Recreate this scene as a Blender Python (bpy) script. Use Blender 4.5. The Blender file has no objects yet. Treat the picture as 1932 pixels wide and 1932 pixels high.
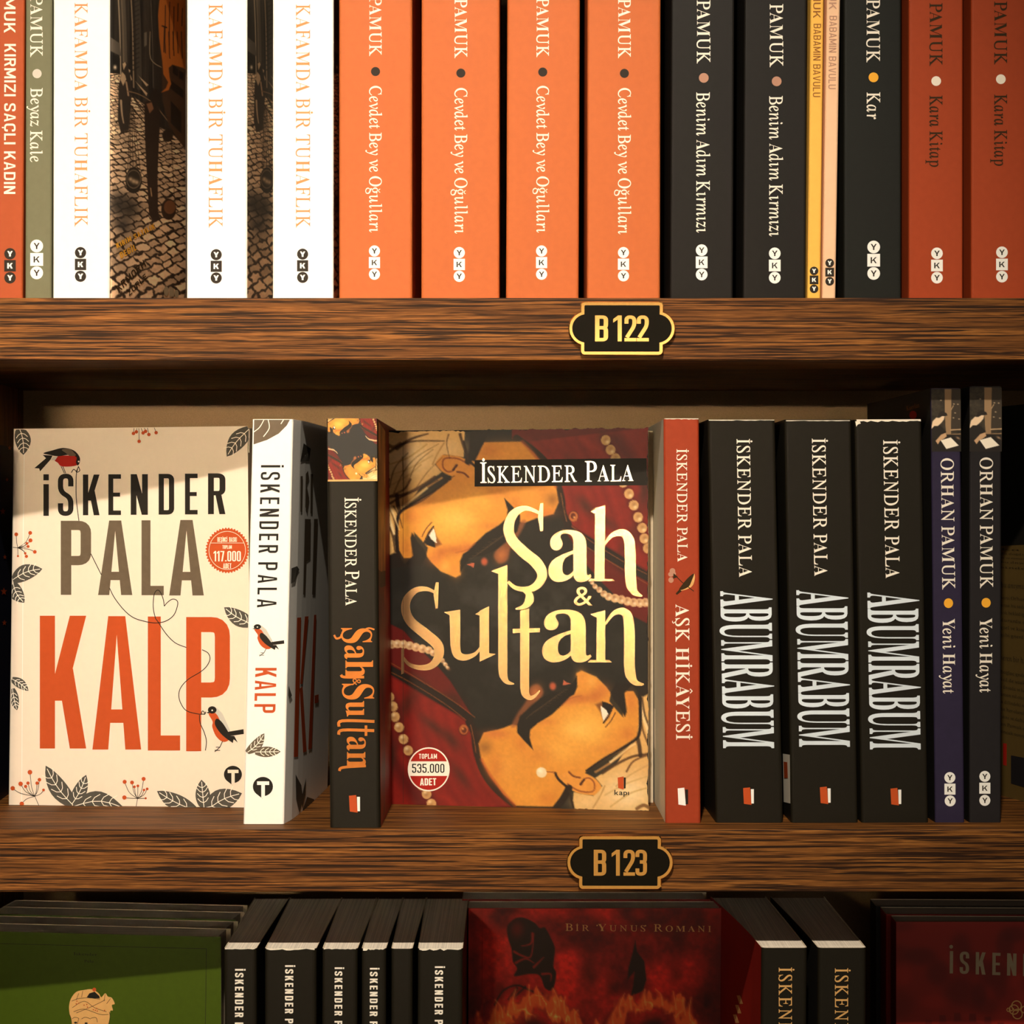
import bpy, bmesh, math, random
import numpy as np
from mathutils import Vector

# ------------------------------------------------------------------ camera, world, lights, exposure
C = bpy.context.scene
COL = C.collection
S = 0.534 / 1932.0                       # metres per photo pixel at the shelf front, 1 m from the lens
cam_d = bpy.data.cameras.new('camera')
cam_d.sensor_width = 36
cam_d.angle = 2 * math.atan(0.267)
cam_d.clip_start = 0.01
cam = bpy.data.objects.new('camera', cam_d)
cam.location = (0, -1, 0)
cam.rotation_euler = (math.pi / 2, 0, 0)
COL.objects.link(cam)
C.camera = cam
C.view_settings.view_transform = 'Standard'
C.view_settings.look = 'None'
C.view_settings.gamma = 1
C.view_settings.use_curve_mapping = False
C.view_settings.exposure = 0.0

KEY_POS, KEY_AIM, KEY_W = (-0.10, -1.32, 1.27), (-0.07, 0.0, 0.05), 168
FILL_POS, FILL_AIM, FILL_W = (-0.60, -3.0, 0.208), (-0.16, 0.0, 0.075), 0.50
WORLD_BASE, WORLD_BAND = 0.022, 0.60

w = bpy.data.worlds.new('shop_interior_light')
C.world = w
w.use_nodes = True
nt = w.node_tree
nt.nodes.clear()
tc = nt.nodes.new('ShaderNodeTexCoord')
sep = nt.nodes.new('ShaderNodeSeparateXYZ')
nt.links.new(tc.outputs['Generated'], sep.inputs[0])
rp = nt.nodes.new('ShaderNodeValToRGB')
mp = nt.nodes.new('ShaderNodeMapRange')
mp.inputs['From Min'].default_value = -0.5
mp.inputs['From Max'].default_value = 0.5
nt.links.new(sep.outputs['Z'], mp.inputs['Value'])
nt.links.new(mp.outputs[0], rp.inputs[0])
el = rp.color_ramp.elements
el[0].position = 0.0
el[0].color = (WORLD_BASE * .6, WORLD_BASE * .42, WORLD_BASE * .25, 1)
el[1].position = 1.0
el[1].color = (WORLD_BASE, WORLD_BASE * .8, WORLD_BASE * .55, 1)
for p_, k_ in ((0.22, .05), (0.285, .25), (0.305, 1.15), (0.335, 1.15), (0.36, .45), (0.43, .26), (0.48, .32), (0.51, .55), (0.55, .95), (0.577, 1.2), (0.583, 7.5), (0.592, 7.5), (0.600, .9), (0.614, .6), (0.68, .25), (0.80, .08)):
    e_ = el.new(p_)
    b_ = WORLD_BAND * k_
    e_.color = (b_, b_ * .94, b_ * .84, 1) if k_ > 2 else (b_, b_ * .80, b_ * .56, 1)
mx = nt.nodes.new('ShaderNodeMix')
mx.data_type = 'RGBA'
gt = nt.nodes.new('ShaderNodeMapRange')
gt.inputs['From Min'].default_value = 0.1
gt.inputs['From Max'].default_value = -0.7
nt.links.new(sep.outputs['Y'], gt.inputs['Value'])
nt.links.new(gt.outputs[0], mx.inputs[0])
mx.inputs[6].default_value = (WORLD_BASE * .5, WORLD_BASE * .38, WORLD_BASE * .25, 1)
nt.links.new(rp.outputs[0], mx.inputs[7])
bg = nt.nodes.new('ShaderNodeBackground')
nt.links.new(mx.outputs[2], bg.inputs[0])
nt.links.new(bg.outputs[0], nt.nodes.new('ShaderNodeOutputWorld').inputs[0])


def aim(o, at):
    o.rotation_euler = (Vector(at) - Vector(o.location)).to_track_quat('-Z', 'Y').to_euler()


kd = bpy.data.lights.new('ceiling_spot', 'SPOT')
kd.energy, kd.color, kd.shadow_soft_size = KEY_W, (1.0, .88, .72), 0.022
kd.spot_size, kd.spot_blend = math.radians(31), 0.95
ko = bpy.data.objects.new('ceiling_spot', kd)
ko.location = KEY_POS
COL.objects.link(ko)
aim(ko, KEY_AIM)
fd = bpy.data.lights.new('shop_lamp', 'AREA')
fd.energy, fd.color = FILL_W, (1.0, .76, .50)
fd.shape, fd.size, fd.size_y, fd.spread = 'RECTANGLE', .28, .035, math.radians(16)
fo = bpy.data.objects.new('shop_lamp', fd)
fo.location = FILL_POS
COL.objects.link(fo)
aim(fo, FILL_AIM)

random.seed(4)
RNG = np.random.default_rng(7)


# ------------------------------------------------------------------ materials
def lin(c):
    return tuple(((v / 255) / 12.92 if v / 255 <= .04045 else ((v / 255 + .055) / 1.055) ** 2.4) for v in c)


MATS = {}


def mat(name, c, rough=.5, metal=0., spec=.17, var=.06, scale=300., bump=.0):
    if name in MATS:
        return MATS[name]
    m = bpy.data.materials.new(name)
    m.use_nodes = True
    t = m.node_tree
    b = t.nodes['Principled BSDF']
    l = lin(c)
    tcn = t.nodes.new('ShaderNodeTexCoord')
    n = t.nodes.new('ShaderNodeTexNoise')
    n.inputs['Scale'].default_value = scale
    n.inputs['Detail'].default_value = 3
    t.links.new(tcn.outputs['Object'], n.inputs['Vector'])
    r = t.nodes.new('ShaderNodeValToRGB')
    r.color_ramp.elements[0].position = .3
    r.color_ramp.elements[1].position = .7
    r.color_ramp.elements[0].color = tuple(v * (1 - var) for v in l) + (1,)
    r.color_ramp.elements[1].color = tuple(min(1, v * (1 + var)) for v in l) + (1,)
    t.links.new(n.outputs['Fac'], r.inputs[0])
    t.links.new(r.outputs[0], b.inputs['Base Color'])
    b.inputs['Roughness'].default_value = rough
    b.inputs['Metallic'].default_value = metal
    b.inputs['Specular IOR Level'].default_value = spec
    if bump:
        bn = t.nodes.new('ShaderNodeBump')
        bn.inputs['Strength'].default_value = bump
        bn.inputs['Distance'].default_value = .0003
        t.links.new(n.outputs['Fac'], bn.inputs['Height'])
        t.links.new(bn.outputs[0], b.inputs['Normal'])
    MATS[name] = m
    return m


def wood_mat(name, dark, mid, light, zs=230., rough=.5, up=False):
    m = bpy.data.materials.new(name)
    m.use_nodes = True
    t = m.node_tree
    b = t.nodes['Principled BSDF']
    tcn = t.nodes.new('ShaderNodeTexCoord')

    def grain(sx, sz, det, dist):
        mpn = t.nodes.new('ShaderNodeMapping')
        mpn.inputs['Scale'].default_value = (sz, sz, sx) if up else (sx, sz, sz)
        t.links.new(tcn.outputs['Object'], mpn.inputs['Vector'])
        n = t.nodes.new('ShaderNodeTexNoise')
        n.inputs['Scale'].default_value = 1
        n.inputs['Detail'].default_value = det
        n.inputs['Roughness'].default_value = .62
        n.inputs['Distortion'].default_value = dist
        t.links.new(mpn.outputs[0], n.inputs['Vector'])
        return n
    g1 = grain(15, zs * 4.2, 3, .35)
    g2 = grain(70, zs * 9, 2, .2)
    g3 = grain(8, zs * 1.3, 4, .7)
    a1 = t.nodes.new('ShaderNodeMix')
    a1.inputs[0].default_value = .45
    t.links.new(g3.outputs['Fac'], a1.inputs[2])
    t.links.new(g2.outputs['Fac'], a1.inputs[3])
    r = t.nodes.new('ShaderNodeValToRGB')
    e = r.color_ramp.elements
    e[0].position, e[0].color = .36, tuple(v * .62 for v in lin(mid)) + (1,)
    e[1].position, e[1].color = .66, lin(light) + (1,)
    x = e.new(.5)
    x.color = lin(mid) + (1,)
    t.links.new(a1.outputs[0], r.inputs[0])
    st = t.nodes.new('ShaderNodeValToRGB')
    st.color_ramp.elements[0].position, st.color_ramp.elements[0].color = .43, (1, 1, 1, 1)
    st.color_ramp.elements[1].position, st.color_ramp.elements[1].color = .52, (0, 0, 0, 1)
    t.links.new(g1.outputs['Fac'], st.inputs[0])
    dk = t.nodes.new('ShaderNodeMix')
    dk.data_type = 'RGBA'
    t.links.new(st.outputs[0], dk.inputs[0])
    t.links.new(r.outputs[0], dk.inputs[6])
    dk.inputs[7].default_value = lin(dark) + (1,)
    t.links.new(dk.outputs[2], b.inputs['Base Color'])
    a1 = st
    b.inputs['Roughness'].default_value = rough
    b.inputs['Specular IOR Level'].default_value = .14
    bn = t.nodes.new('ShaderNodeBump')
    bn.inputs['Strength'].default_value = -.3
    bn.inputs['Distance'].default_value = .0003
    t.links.new(a1.outputs[0], bn.inputs['Height'])
    t.links.new(bn.outputs[0], b.inputs['Normal'])
    return m


def pages_mat(name, axis, c=(248, 234, 214)):
    m = bpy.data.materials.new(name)
    m.use_nodes = True
    t = m.node_tree
    b = t.nodes['Principled BSDF']
    tcn = t.nodes.new('ShaderNodeTexCoord')
    mpn = t.nodes.new('ShaderNodeMapping')
    sc = [6, 6, 3]
    sc[axis] = 2600
    mpn.inputs['Scale'].default_value = sc
    t.links.new(tcn.outputs['Object'], mpn.inputs['Vector'])
    n = t.nodes.new('ShaderNodeTexNoise')
    n.inputs['Scale'].default_value = 1
    n.inputs['Detail'].default_value = 2
    t.links.new(mpn.outputs[0], n.inputs['Vector'])
    r = t.nodes.new('ShaderNodeValToRGB')
    l = lin(c)
    r.color_ramp.elements[0].position = .35
    r.color_ramp.elements[1].position = .6
    r.color_ramp.elements[0].color = tuple(v * .72 for v in l) + (1,)
    r.color_ramp.elements[1].color = l + (1,)
    t.links.new(n.outputs['Fac'], r.inputs[0])
    t.links.new(r.outputs[0], b.inputs['Base Color'])
    b.inputs['Roughness'].default_value = .85
    b.inputs['Specular IOR Level'].default_value = .1
    return m


def paint_mat():
    m = bpy.data.materials.new('printed_picture')
    m.use_nodes = True
    t = m.node_tree
    b = t.nodes['Principled BSDF']
    a = t.nodes.new('ShaderNodeVertexColor')
    a.layer_name = 'print'
    t.links.new(a.outputs[0], b.inputs['Base Color'])
    b.inputs['Roughness'].default_value = .5
    b.inputs['Specular IOR Level'].default_value = .3
    return m


WOOD = wood_mat('dark_walnut_laminate', (44, 25, 12), (116, 71, 30), (168, 110, 50), rough=.55)
WOODB = wood_mat('walnut_board_face', (70, 40, 20), (112, 68, 31), (156, 100, 48), up=True)
PAG_X = pages_mat('page_edges_upright', 0)
PAG_Y = pages_mat('page_edges_facing', 1)
PAINT = paint_mat()
M_WHITE = mat('white_cover', (252, 248, 240), .45, var=.01)
M_KALP = mat('cream_white_cover', (238, 222, 202), .5, var=.012)
M_ORANGE = mat('orange_cover', (196, 103, 53), .5, var=.03)
M_REDOR = mat('red_orange_cover', (174, 80, 41), .5, var=.03)
M_RUST = mat('rust_red_cover', (164, 66, 31), .5, var=.03)
M_OLIVE = mat('grey_olive_cover', (112, 112, 86), .5, var=.03)
M_CHAR = mat('charcoal_cover', (27, 24, 21), .48, var=.06)
M_CHAR2 = mat('dark_green_black_cover', (26, 27, 23), .48, var=.06)
M_BLACK = mat('black_cover', (27, 23, 14), .5, var=.06)
M_BLACK2 = mat('matt_black_cover', (26, 24, 20), .55, var=.06)
M_YELLOW = mat('yellow_cover', (246, 188, 84), .5, var=.02)
M_PINK = mat('pale_pink_cover', (240, 196, 156), .5, var=.02)
M_BRICK = mat('brick_red_cover', (158, 60, 31), .5, var=.04)
M_NAVY = mat('navy_cover', (44, 37, 60), .48, var=.06)
M_INK = mat('black_navy_cover', (34, 31, 32), .48, var=.06)
M_GREY = mat('light_grey_cover', (226, 220, 200), .5, var=.03)
M_GREEN = mat('green_cover', (66, 84, 10), .5, var=.05)
M_RED = mat('dark_red_cover', (130, 24, 14), .5, var=.12, scale=40)
M_SRED = mat('oxblood_cover', (120, 22, 14), .5, var=.18, scale=30)
M_STAR = mat('night_blue_cover', (22, 26, 46), .5, var=.05)
I_CREAM = mat('cream_ink', (250, 240, 222), .55, var=.01)
I_WHITE = mat('white_ink', (250, 248, 240), .55, var=.01)
I_DARK = mat('dark_brown_ink', (44, 36, 28), .55, var=.02)
I_BLACK = mat('black_ink', (34, 30, 24), .55, var=.02)
I_SALMON = mat('pale_orange_ink', (222, 142, 88), .55, var=.02)
I_GREYDOT = mat('pale_grey_ink', (202, 198, 186), .55, var=.02)
I_ROSE = mat('dusty_rose_ink', (184, 136, 112), .55, var=.02)
I_YEL = mat('amber_ink', (246, 176, 52), .55, var=.02)
I_BRN = mat('brown_ink', (150, 92, 40), .55, var=.02)
I_OLIVE = mat('olive_brown_ink', (50, 34, 8), .55, var=.02)
I_RED = mat('red_orange_ink', (194, 80, 33), .5, var=.03)
I_TAUPE = mat('taupe_ink', (104, 90, 72), .5, var=.06)
I_LEAF = mat('leaf_grey_ink', (82, 78, 70), .5, var=.05)
I_SILV = mat('silver_ink', (222, 232, 238), .45, var=.06, scale=60)
I_GREYT = mat('grey_foil_ink', (164, 146, 118), .5, var=.05)
I_CRIM = mat('crimson_ink', (168, 34, 22), .5, var=.03)
I_PGOLD = mat('pale_gold_ink', (226, 174, 106), .45, var=.05)
I_DGOLD = mat('dull_gold_ink', (206, 150, 80), .5, var=.05)
FOIL = mat('gold_foil', (226, 180, 124), .25, metal=.85, var=.06, scale=900, bump=.04)
COPPER = mat('copper_foil', (186, 112, 48), .42, metal=.5, var=.06)
BRASS = mat('polished_brass', (236, 178, 96), .09, metal=1., var=.04)
PLATE = mat('black_plate_enamel', (22, 18, 10), .5, spec=.06, var=.08, scale=900)
PAPER = mat('torn_paper', (242, 230, 210), .8, var=.04, spec=.1)
CUT = mat('cover_edge_board', (214, 196, 168), .8, var=.05, spec=.1)


# ------------------------------------------------------------------ object helpers
def empty(name, loc, label, cat, group=None):
    o = bpy.data.objects.new(name, None)
    o.empty_display_size = .02
    o.location = loc
    COL.objects.link(o)
    o['label'], o['category'] = label, cat
    if group:
        o['group'] = group
    return o


def origin_of(o):
    v = Vector((0, 0, 0))
    while o is not None:
        v += o.location
        o = o.parent
    return v


def mesh(name, verts, faces, mats, parent=None, idx=None, cols=None, smooth=False, fix=False):
    me = bpy.data.meshes.new(name)
    og = origin_of(parent) if parent else Vector((0, 0, 0))
    me.from_pydata([(v[0] - og.x, v[1] - og.y, v[2] - og.z) for v in verts], [], faces)
    for m in (mats if isinstance(mats, (list, tuple)) else [mats]):
        me.materials.append(m)
    if idx:
        me.polygons.foreach_set('material_index', idx)
    if cols is not None:
        at = me.color_attributes.new('print', 'FLOAT_COLOR', 'POINT')
        at.data.foreach_set('color', np.asarray(cols, dtype=np.float32).ravel())
    if smooth:
        me.polygons.foreach_set('use_smooth', [True] * len(me.polygons))
    if fix:
        bm = bmesh.new()
        bm.from_mesh(me)
        bmesh.ops.recalc_face_normals(bm, faces=bm.faces)
        bm.to_mesh(me)
        bm.free()
    me.update()
    o = bpy.data.objects.new(name, me)
    COL.objects.link(o)
    if parent:
        o.parent = parent
    return o


def box_obj(name, lo, hi, m, parent, bevel=.0):
    bm = bmesh.new()
    bmesh.ops.create_cube(bm, size=1)
    og = origin_of(parent) if parent else Vector((0, 0, 0))
    for v in bm.verts:
        v.co = Vector([lo[i] + (v.co[i] + .5) * (hi[i] - lo[i]) for i in range(3)]) - og
    if bevel:
        bmesh.ops.bevel(bm, geom=bm.edges[:], offset=bevel, segments=3, affect='EDGES', profile=.5)
    me = bpy.data.meshes.new(name)
    bm.to_mesh(me)
    bm.free()
    me.materials.append(m)
    o = bpy.data.objects.new(name, me)
    COL.objects.link(o)
    if parent:
        o.parent = parent
    return o


class Plane:
    """a printed surface through three points, oriented towards the shop"""
    def __init__(self, a, b, c, toward=Vector((0, -1, 0))):
        a, b, c = Vector(a), Vector(b), Vector(c)
        self.p = a
        self.n = (b - a).cross(c - a).normalized()
        if self.n.dot(Vector((0, -1, 0)) - a) < 0:
            self.n = -self.n

    def pt(self, px, py, eps=0.):
        d = Vector(((px - 966) * S, 1, (966 - py) * S))
        o = Vector((0, -1, 0))
        k = (self.p - o).dot(self.n) / d.dot(self.n)
        return o + d * k + self.n * eps


class Side:
    """the outside of a cover running back into the shelf: x as a function of depth and height"""
    def __init__(self, fx, y0, y1, sign):
        self.fx, self.y0, self.y1, self.sg = fx, y0, y1, sign

    def pt(self, px, py, eps=0.):
        u, v = (px - 966) * S, (966 - py) * S
        a, b = self.y0, self.y1 + .08
        for _ in range(26):
            m = (a + b) / 2
            if ((u * (1 + m)) - self.fx(m, v * (1 + m))) * (1 if u > 0 else -1) < 0:
                a = m
            else:
                b = m
        y = (a + b) / 2
        x = self.fx(y, v * (1 + y))
        return Vector((x + self.sg * eps, y, v * (1 + y)))


class Warp:
    """a slightly twisted cover facing the shop: y as a function of x and z"""
    def __init__(self, f):
        self.f = f

    def pt(self, px, py, eps=0.):
        u, v = (px - 966) * S, (966 - py) * S
        D = 1.07
        for _ in range(8):
            D = 1 + self.f(u * D, v * D)
        return Vector((u * D, D - 1 - eps, v * D))


# ------------------------------------------------------------------ lettering
GL = {}


def load_serif():
    """regular roman letters: mathematical letters of the built-in font, set upright"""
    want = []
    for ch in 'ABCDEFGHIKLMNOPRSTUVYZabcdeghijklmnoprstuvyz':
        if ch == 'h':
            u = '\u210e'
        elif ch.isupper():
            u = chr(0x1D434 + ord(ch) - 65)
        else:
            u = chr(0x1D44E + ord(ch) - 97)
        want.append(('r', ch, u, -.27, .0065))
        want.append(('l', ch, u, -.27, .0))
    for ch in 'ABCDEFGHIKLMNOPRSTUVYZabcdeghijklmnoprstuvyz&':
        if ch == '&':
            u = ch
        elif ch.isupper():
            u = chr(0x1D400 + ord(ch) - 65)
        else:
            u = chr(0x1D41A + ord(ch) - 97)
        want.append(('b', ch, u, 0, 0.))
    for ch in 'AVYMH':
        u = chr(0x1D400 + ord(ch) - 65)
        want.append(('r', ch, u, 0, -.006))
        want.append(('l', ch, u, 0, -.009))
    for ch in 'ABUMR':
        want.append(('x', ch, chr(0x1D400 + ord(ch) - 65), 0, .005))
    for ch in 'kapiı&':
        want.append(('g', ch, ch, 0, .010 if ch != '&' else .0))
    objs = []
    for f, ch, u, sh, of in want:
        for body in (u, 'I' + u + 'I', 'II'):
            c = bpy.data.curves.new('glyph', 'FONT')
            c.body, c.shear, c.offset, c.resolution_u = body, sh, of, 4
            o = bpy.data.objects.new('glyph', c)
            COL.objects.link(o)
            objs.append(o)
    dg = bpy.context.evaluated_depsgraph_get()
    for i, (f, ch, u, sh, of) in enumerate(want):
        got = []
        for k in range(3):
            me = bpy.data.meshes.new_from_object(objs[i * 3 + k].evaluated_get(dg))
            got.append(me)
        V = np.array([v.co[:2] for v in got[0].vertices]).reshape(-1, 2)
        F = [tuple(p.vertices) for p in got[0].polygons]
        w1 = max(v.co.x for v in got[1].vertices)
        w2 = max(v.co.x for v in got[2].vertices)
        GL[f, ch] = (V, F)
        for me in got:
            bpy.data.meshes.remove(me)
    for o in objs:
        c = o.data
        bpy.data.objects.remove(o)
        bpy.data.curves.remove(c)


load_serif()


def drop_top_island(V, F):
    """i without its dot"""
    par = list(range(len(V)))

    def find(i):
        while par[i] != i:
            i = par[i]
        return i
    for f in F:
        for j in f[1:]:
            par[find(j)] = find(f[0])
    base = {}
    for i in range(len(V)):
        r = find(i)
        base[r] = min(base.get(r, 9), V[i][1])
    keep = min(base, key=lambda r: base[r])
    return V, [f for f in F if find(f[0]) == keep]


def disc(cx, cy, rx, ry=None, n=20, a0=0.):
    ry = ry or rx
    return [(cx + rx * math.cos(a0 + 2 * math.pi * i / n), cy + ry * math.sin(a0 + 2 * math.pi * i / n)) for i in range(n)]


def strip(path, wid, closed=False):
    """polyline with pen width (wx, wy) or per-vertex widths -> quads"""
    n = len(path)
    P = np.array(path, float)
    out_l, out_r = [], []
    for i in range(n):
        if closed:
            a, b = P[i] - P[i - 1], P[(i + 1) % n] - P[i]
        else:
            a = P[i] - P[i - 1] if i else P[1] - P[0]
            b = P[i + 1] - P[i] if i < n - 1 else P[-1] - P[-2]
        a = a / (np.hypot(*a) + 1e-12)
        b = b / (np.hypot(*b) + 1e-12)
        n1, n2 = np.array((-a[1], a[0])), np.array((-b[1], b[0]))
        m = (n1 + n2) / max(.35, 1 + n1.dot(n2))
        wv = wid[i] if isinstance(wid, list) else wid
        wv = np.array(wv if isinstance(wv, tuple) else (wv, wv), float) / 2
        out_l.append(P[i] + m * wv)
        out_r.append(P[i] - m * wv)
    qs = []
    for i in range(n if closed else n - 1):
        j = (i + 1) % n
        qs.append([tuple(out_l[i]), tuple(out_l[j]), tuple(out_r[j]), tuple(out_r[i])])
    return qs


def rnd(pts, r, closed=False, seg=5):
    """round the corners of a polyline"""
    out = []
    n = len(pts)
    for i in range(n):
        if not closed and i in (0, n - 1):
            out.append(pts[i])
            continue
        p0, p, p1 = map(np.array, (pts[i - 1], pts[i], pts[(i + 1) % n]))
        rr = r if not isinstance(r, (list, tuple)) else r[i]
        rr = min(rr, np.hypot(*(p0 - p)) * .5, np.hypot(*(p1 - p)) * .5)
        a = p + (p0 - p) / (np.hypot(*(p0 - p)) + 1e-9) * rr
        b = p + (p1 - p) / (np.hypot(*(p1 - p)) + 1e-9) * rr
        for k in range(seg + 1):
            t = k / seg
            out.append(tuple((1 - t) ** 2 * a + 2 * t * (1 - t) * p + t * t * b))
    return out


def spline(pts, seg=6, closed=False):
    P = [np.array(p, float) for p in pts]
    n = len(P)
    out = []
    for i in range(n if closed else n - 1):
        p0 = P[i - 1] if (i or closed) else P[0]
        p1, p2 = P[i], P[(i + 1) % n]
        p3 = P[(i + 2) % n] if (closed or i + 2 < n) else P[-1]
        for k in range(seg):
            t = k / seg
            out.append(tuple(.5 * (2 * p1 + (p2 - p0) * t + (2 * p0 - 5 * p1 + 4 * p2 - p3) * t * t + (3 * p1 - p0 - 3 * p2 + p3) * t ** 3)))
    if not closed:
        out.append(tuple(P[-1]))
    return out


def sans(ch, W=.42, t=.15, h=.13, r=.14):
    """one letter of a condensed grotesque, cap height 1 -> (polygons, width)"""
    l, R, b, T = t / 2, W - t / 2, h / 2, 1 - h / 2
    q = []

    def bar(x0, y0, x1, y1):
        q.append([(x0, y0), (x1, y0), (x1, y1), (x0, y1)])

    def diag(x0, y0, x1, y1, tw=None):
        tw = tw or t * 1.06
        q.append([(x0, y0), (x0 + tw, y0), (x1 + tw, y1), (x1, y1)])

    def path(p, rr=r, closed=False):
        q.extend(strip(rnd(p, rr, closed), (t, h), closed))
    base = {'İ': 'I', 'Ş': 'S', 'Ç': 'C', 'Ğ': 'G', 'Â': 'A'}.get(ch, ch)
    if base == 'I':
        W = t
        bar(0, 0, t, 1)
    elif base == 'L':
        W *= .86
        bar(0, 0, t, 1)
        bar(t, 0, W, h)
    elif base in 'EF':
        W *= .86
        bar(0, 0, t, 1)
        bar(t, 1 - h, W, 1)
        bar(t, .5 - h * .45, W * .93, .5 + h * .45)
        if base == 'E':
            bar(t, 0, W, h)
    elif base in 'PRB':
        m = .40 if base == 'P' else .46
        bar(0, 0, t, 1)
        path([(t * .9, T), (R, T), (R, m + b), (t * .9, m + b)])
        if base == 'R':
            diag(W - t * 1.02, 0, W * .40, m + h * .6, t * 1.02)
        if base == 'B':
            path([(t * .9, m + b), (R, m + b), (R, b), (t * .9, b)])
    elif base == 'D':
        bar(0, 0, t, 1)
        path([(t * .9, T), (R, T), (R, b), (t * .9, b)])
    elif base in 'O0':
        path([(l, b), (l, T), (R, T), (R, b)], r * 1.15, True)
    elif base in 'CG':
        path([(R, .68), (R, T), (l, T), (l, b), (R, b), (R, .32 if base == 'C' else .48)], r * 1.15)
        if base == 'G':
            bar(W * .5, .42, W, .42 + h * .9)
    elif base == 'U':
        path([(l, 1), (l, b), (R, b), (R, 1)], r * 1.15)
    elif base == 'S':
        path([(R, .70), (R, T), (l, T), (l, .57), (R, .43), (R, b), (l, b), (l, .30)], [r, r * 1.15, r * 1.15, r * .9, r * .9, r * 1.15, r * 1.15, r])
    elif base in 'AV':
        W *= 1.06
        a = t * .54
        k = t + (W / 2 - t) / .86
        q.append([(0, 0), (t, 0), (k, 1), (W / 2 - a, 1)])
        q.append([(W, 0), (W - t, 0), (W - k, 1), (W / 2 + a, 1)])
        if base == 'A':
            bar(W * .24, .20, W * .76, .20 + h * .9)
        else:
            q[:] = [[(x, 1 - y) for x, y in f] for f in q]
    elif base == 'K':
        W *= 1.06
        bar(0, 0, t, 1)
        diag(t * .55, .36, W - t * 1.1, 1, t * 1.08)
        diag(W - t * 1.1, 0, W * .36, .60, t * 1.08)
    elif base == 'N':
        bar(0, 0, t, 1)
        bar(W - t, 0, W, 1)
        q.append([(0, 1), (t * 1.05, 1), (W, 0), (W - t * 1.05, 0)])
    elif base == 'M':
        W *= 1.28
        bar(0, 0, t, 1)
        bar(W - t, 0, W, 1)
        q.append([(0, 1), (t, 1), (W / 2 + t * .5, .18), (W / 2 - t * .5, .18)])
        q.append([(W, 1), (W - t, 1), (W / 2 - t * .5, .18), (W / 2 + t * .5, .18)])
    elif base == 'H':
        bar(0, 0, t, 1)
        bar(W - t, 0, W, 1)
        bar(t, .5 - b, W - t, .5 + b)
    elif base == 'T':
        W *= .95
        bar(W / 2 - l, 0, W / 2 + l, 1 - h)
        bar(0, 1 - h, W, 1)
    elif base == 'Y':
        bar(W / 2 - l, 0, W / 2 + l, .45)
        diag(W / 2 - l, .4, 0, 1, t)
        diag(W / 2 - l, .4, W - t, 1, t)
    elif base == 'Z':
        bar(0, 0, W, h)
        bar(0, 1 - h, W, 1)
        diag(0, h, W - t * 1.1, 1 - h)
    elif base == '1':
        W *= .66
        bar(W - t, 0, W, 1)
        q.append([(0, .72), (W - t, .84), (W - t, 1), (W - t * .9, 1)])
        q.append([(0, .72), (W - t, .84), (W - t * .9, 1), (0, .86)])
    elif base == '2':
        path([(l, .68), (l, T), (R, T), (R, .60), (l * 1.2, .02 + h)], [r, r, r, r * .8, r])
        bar(0, 0, W, h)
    elif base == '3':
        path([(l, .72), (l, T), (R, T), (R, .53), (W * .38, .53)])
        path([(W * .38, .53), (R, .53), (R, b), (l, b), (l, .28)])
    elif base == '5':
        path([(W * .96, T), (l, T), (l, .58), (R, .58), (R, b), (l, b), (l, .28)], [0, .01, .01, r, r, r, r])
    elif base == '7':
        bar(0, 1 - h, W, 1)
        diag(W * .22, 0, W - t * 1.06, 1 - h * .5)
    elif base == '.':
        W = t * 1.05
        bar(0, 0, t, h * 1.1)
    elif base in '\u2018\u2019':
        W = t
        bar(0, .78, t * .8, 1)
    if ch == 'İ':
        bar(0, 1.07, t, 1.07 + h * 1.0)
    if ch in 'ŞÇ':
        bar(W / 2 - t * .3, -.2, W / 2 + t * .3, -.02)
    return q, W


SIDE = {'A': (-.01, -.01), 'V': (-.01, -.01), 'Y': (-.01, -.02), 'T': (.02, .02), 'L': (.055, .0), 'F': (.055, -.01), 'P': (.055, .0), 'K': (.055, .0), 'R': (.055, .0), 'O': (.05, .05), 'C': (.05, .03), 'D': (.055, .05), 'S': (.06, .05),
        'a': (.05, .03), 'v': (.0, .0), 'y': (.0, .0), 'e': (.045, .03), 'r': (.045, .0), 'd': (.045, .04), 'o': (.045, .045), 't': (.02, .02), 'n': (.04, .04), 'm': (.04, .04), 'i': (.045, .045), 'l': (.045, .045), 'u': (.04, .04), 'g': (.03, .01), 'z': (.03, .03), 'k': (.045, .0)}
KERN = {'FA': -.06, 'PA': -.08, 'LA': .02, 'AY': -.09, 'YE': .02, 'AV': -.1, 'VU': .0, 'Ka': -.03, 'Ye': -.10, 'ev': .0, 'AM': .02, 'KA': .0, 'DA': -.02}


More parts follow.
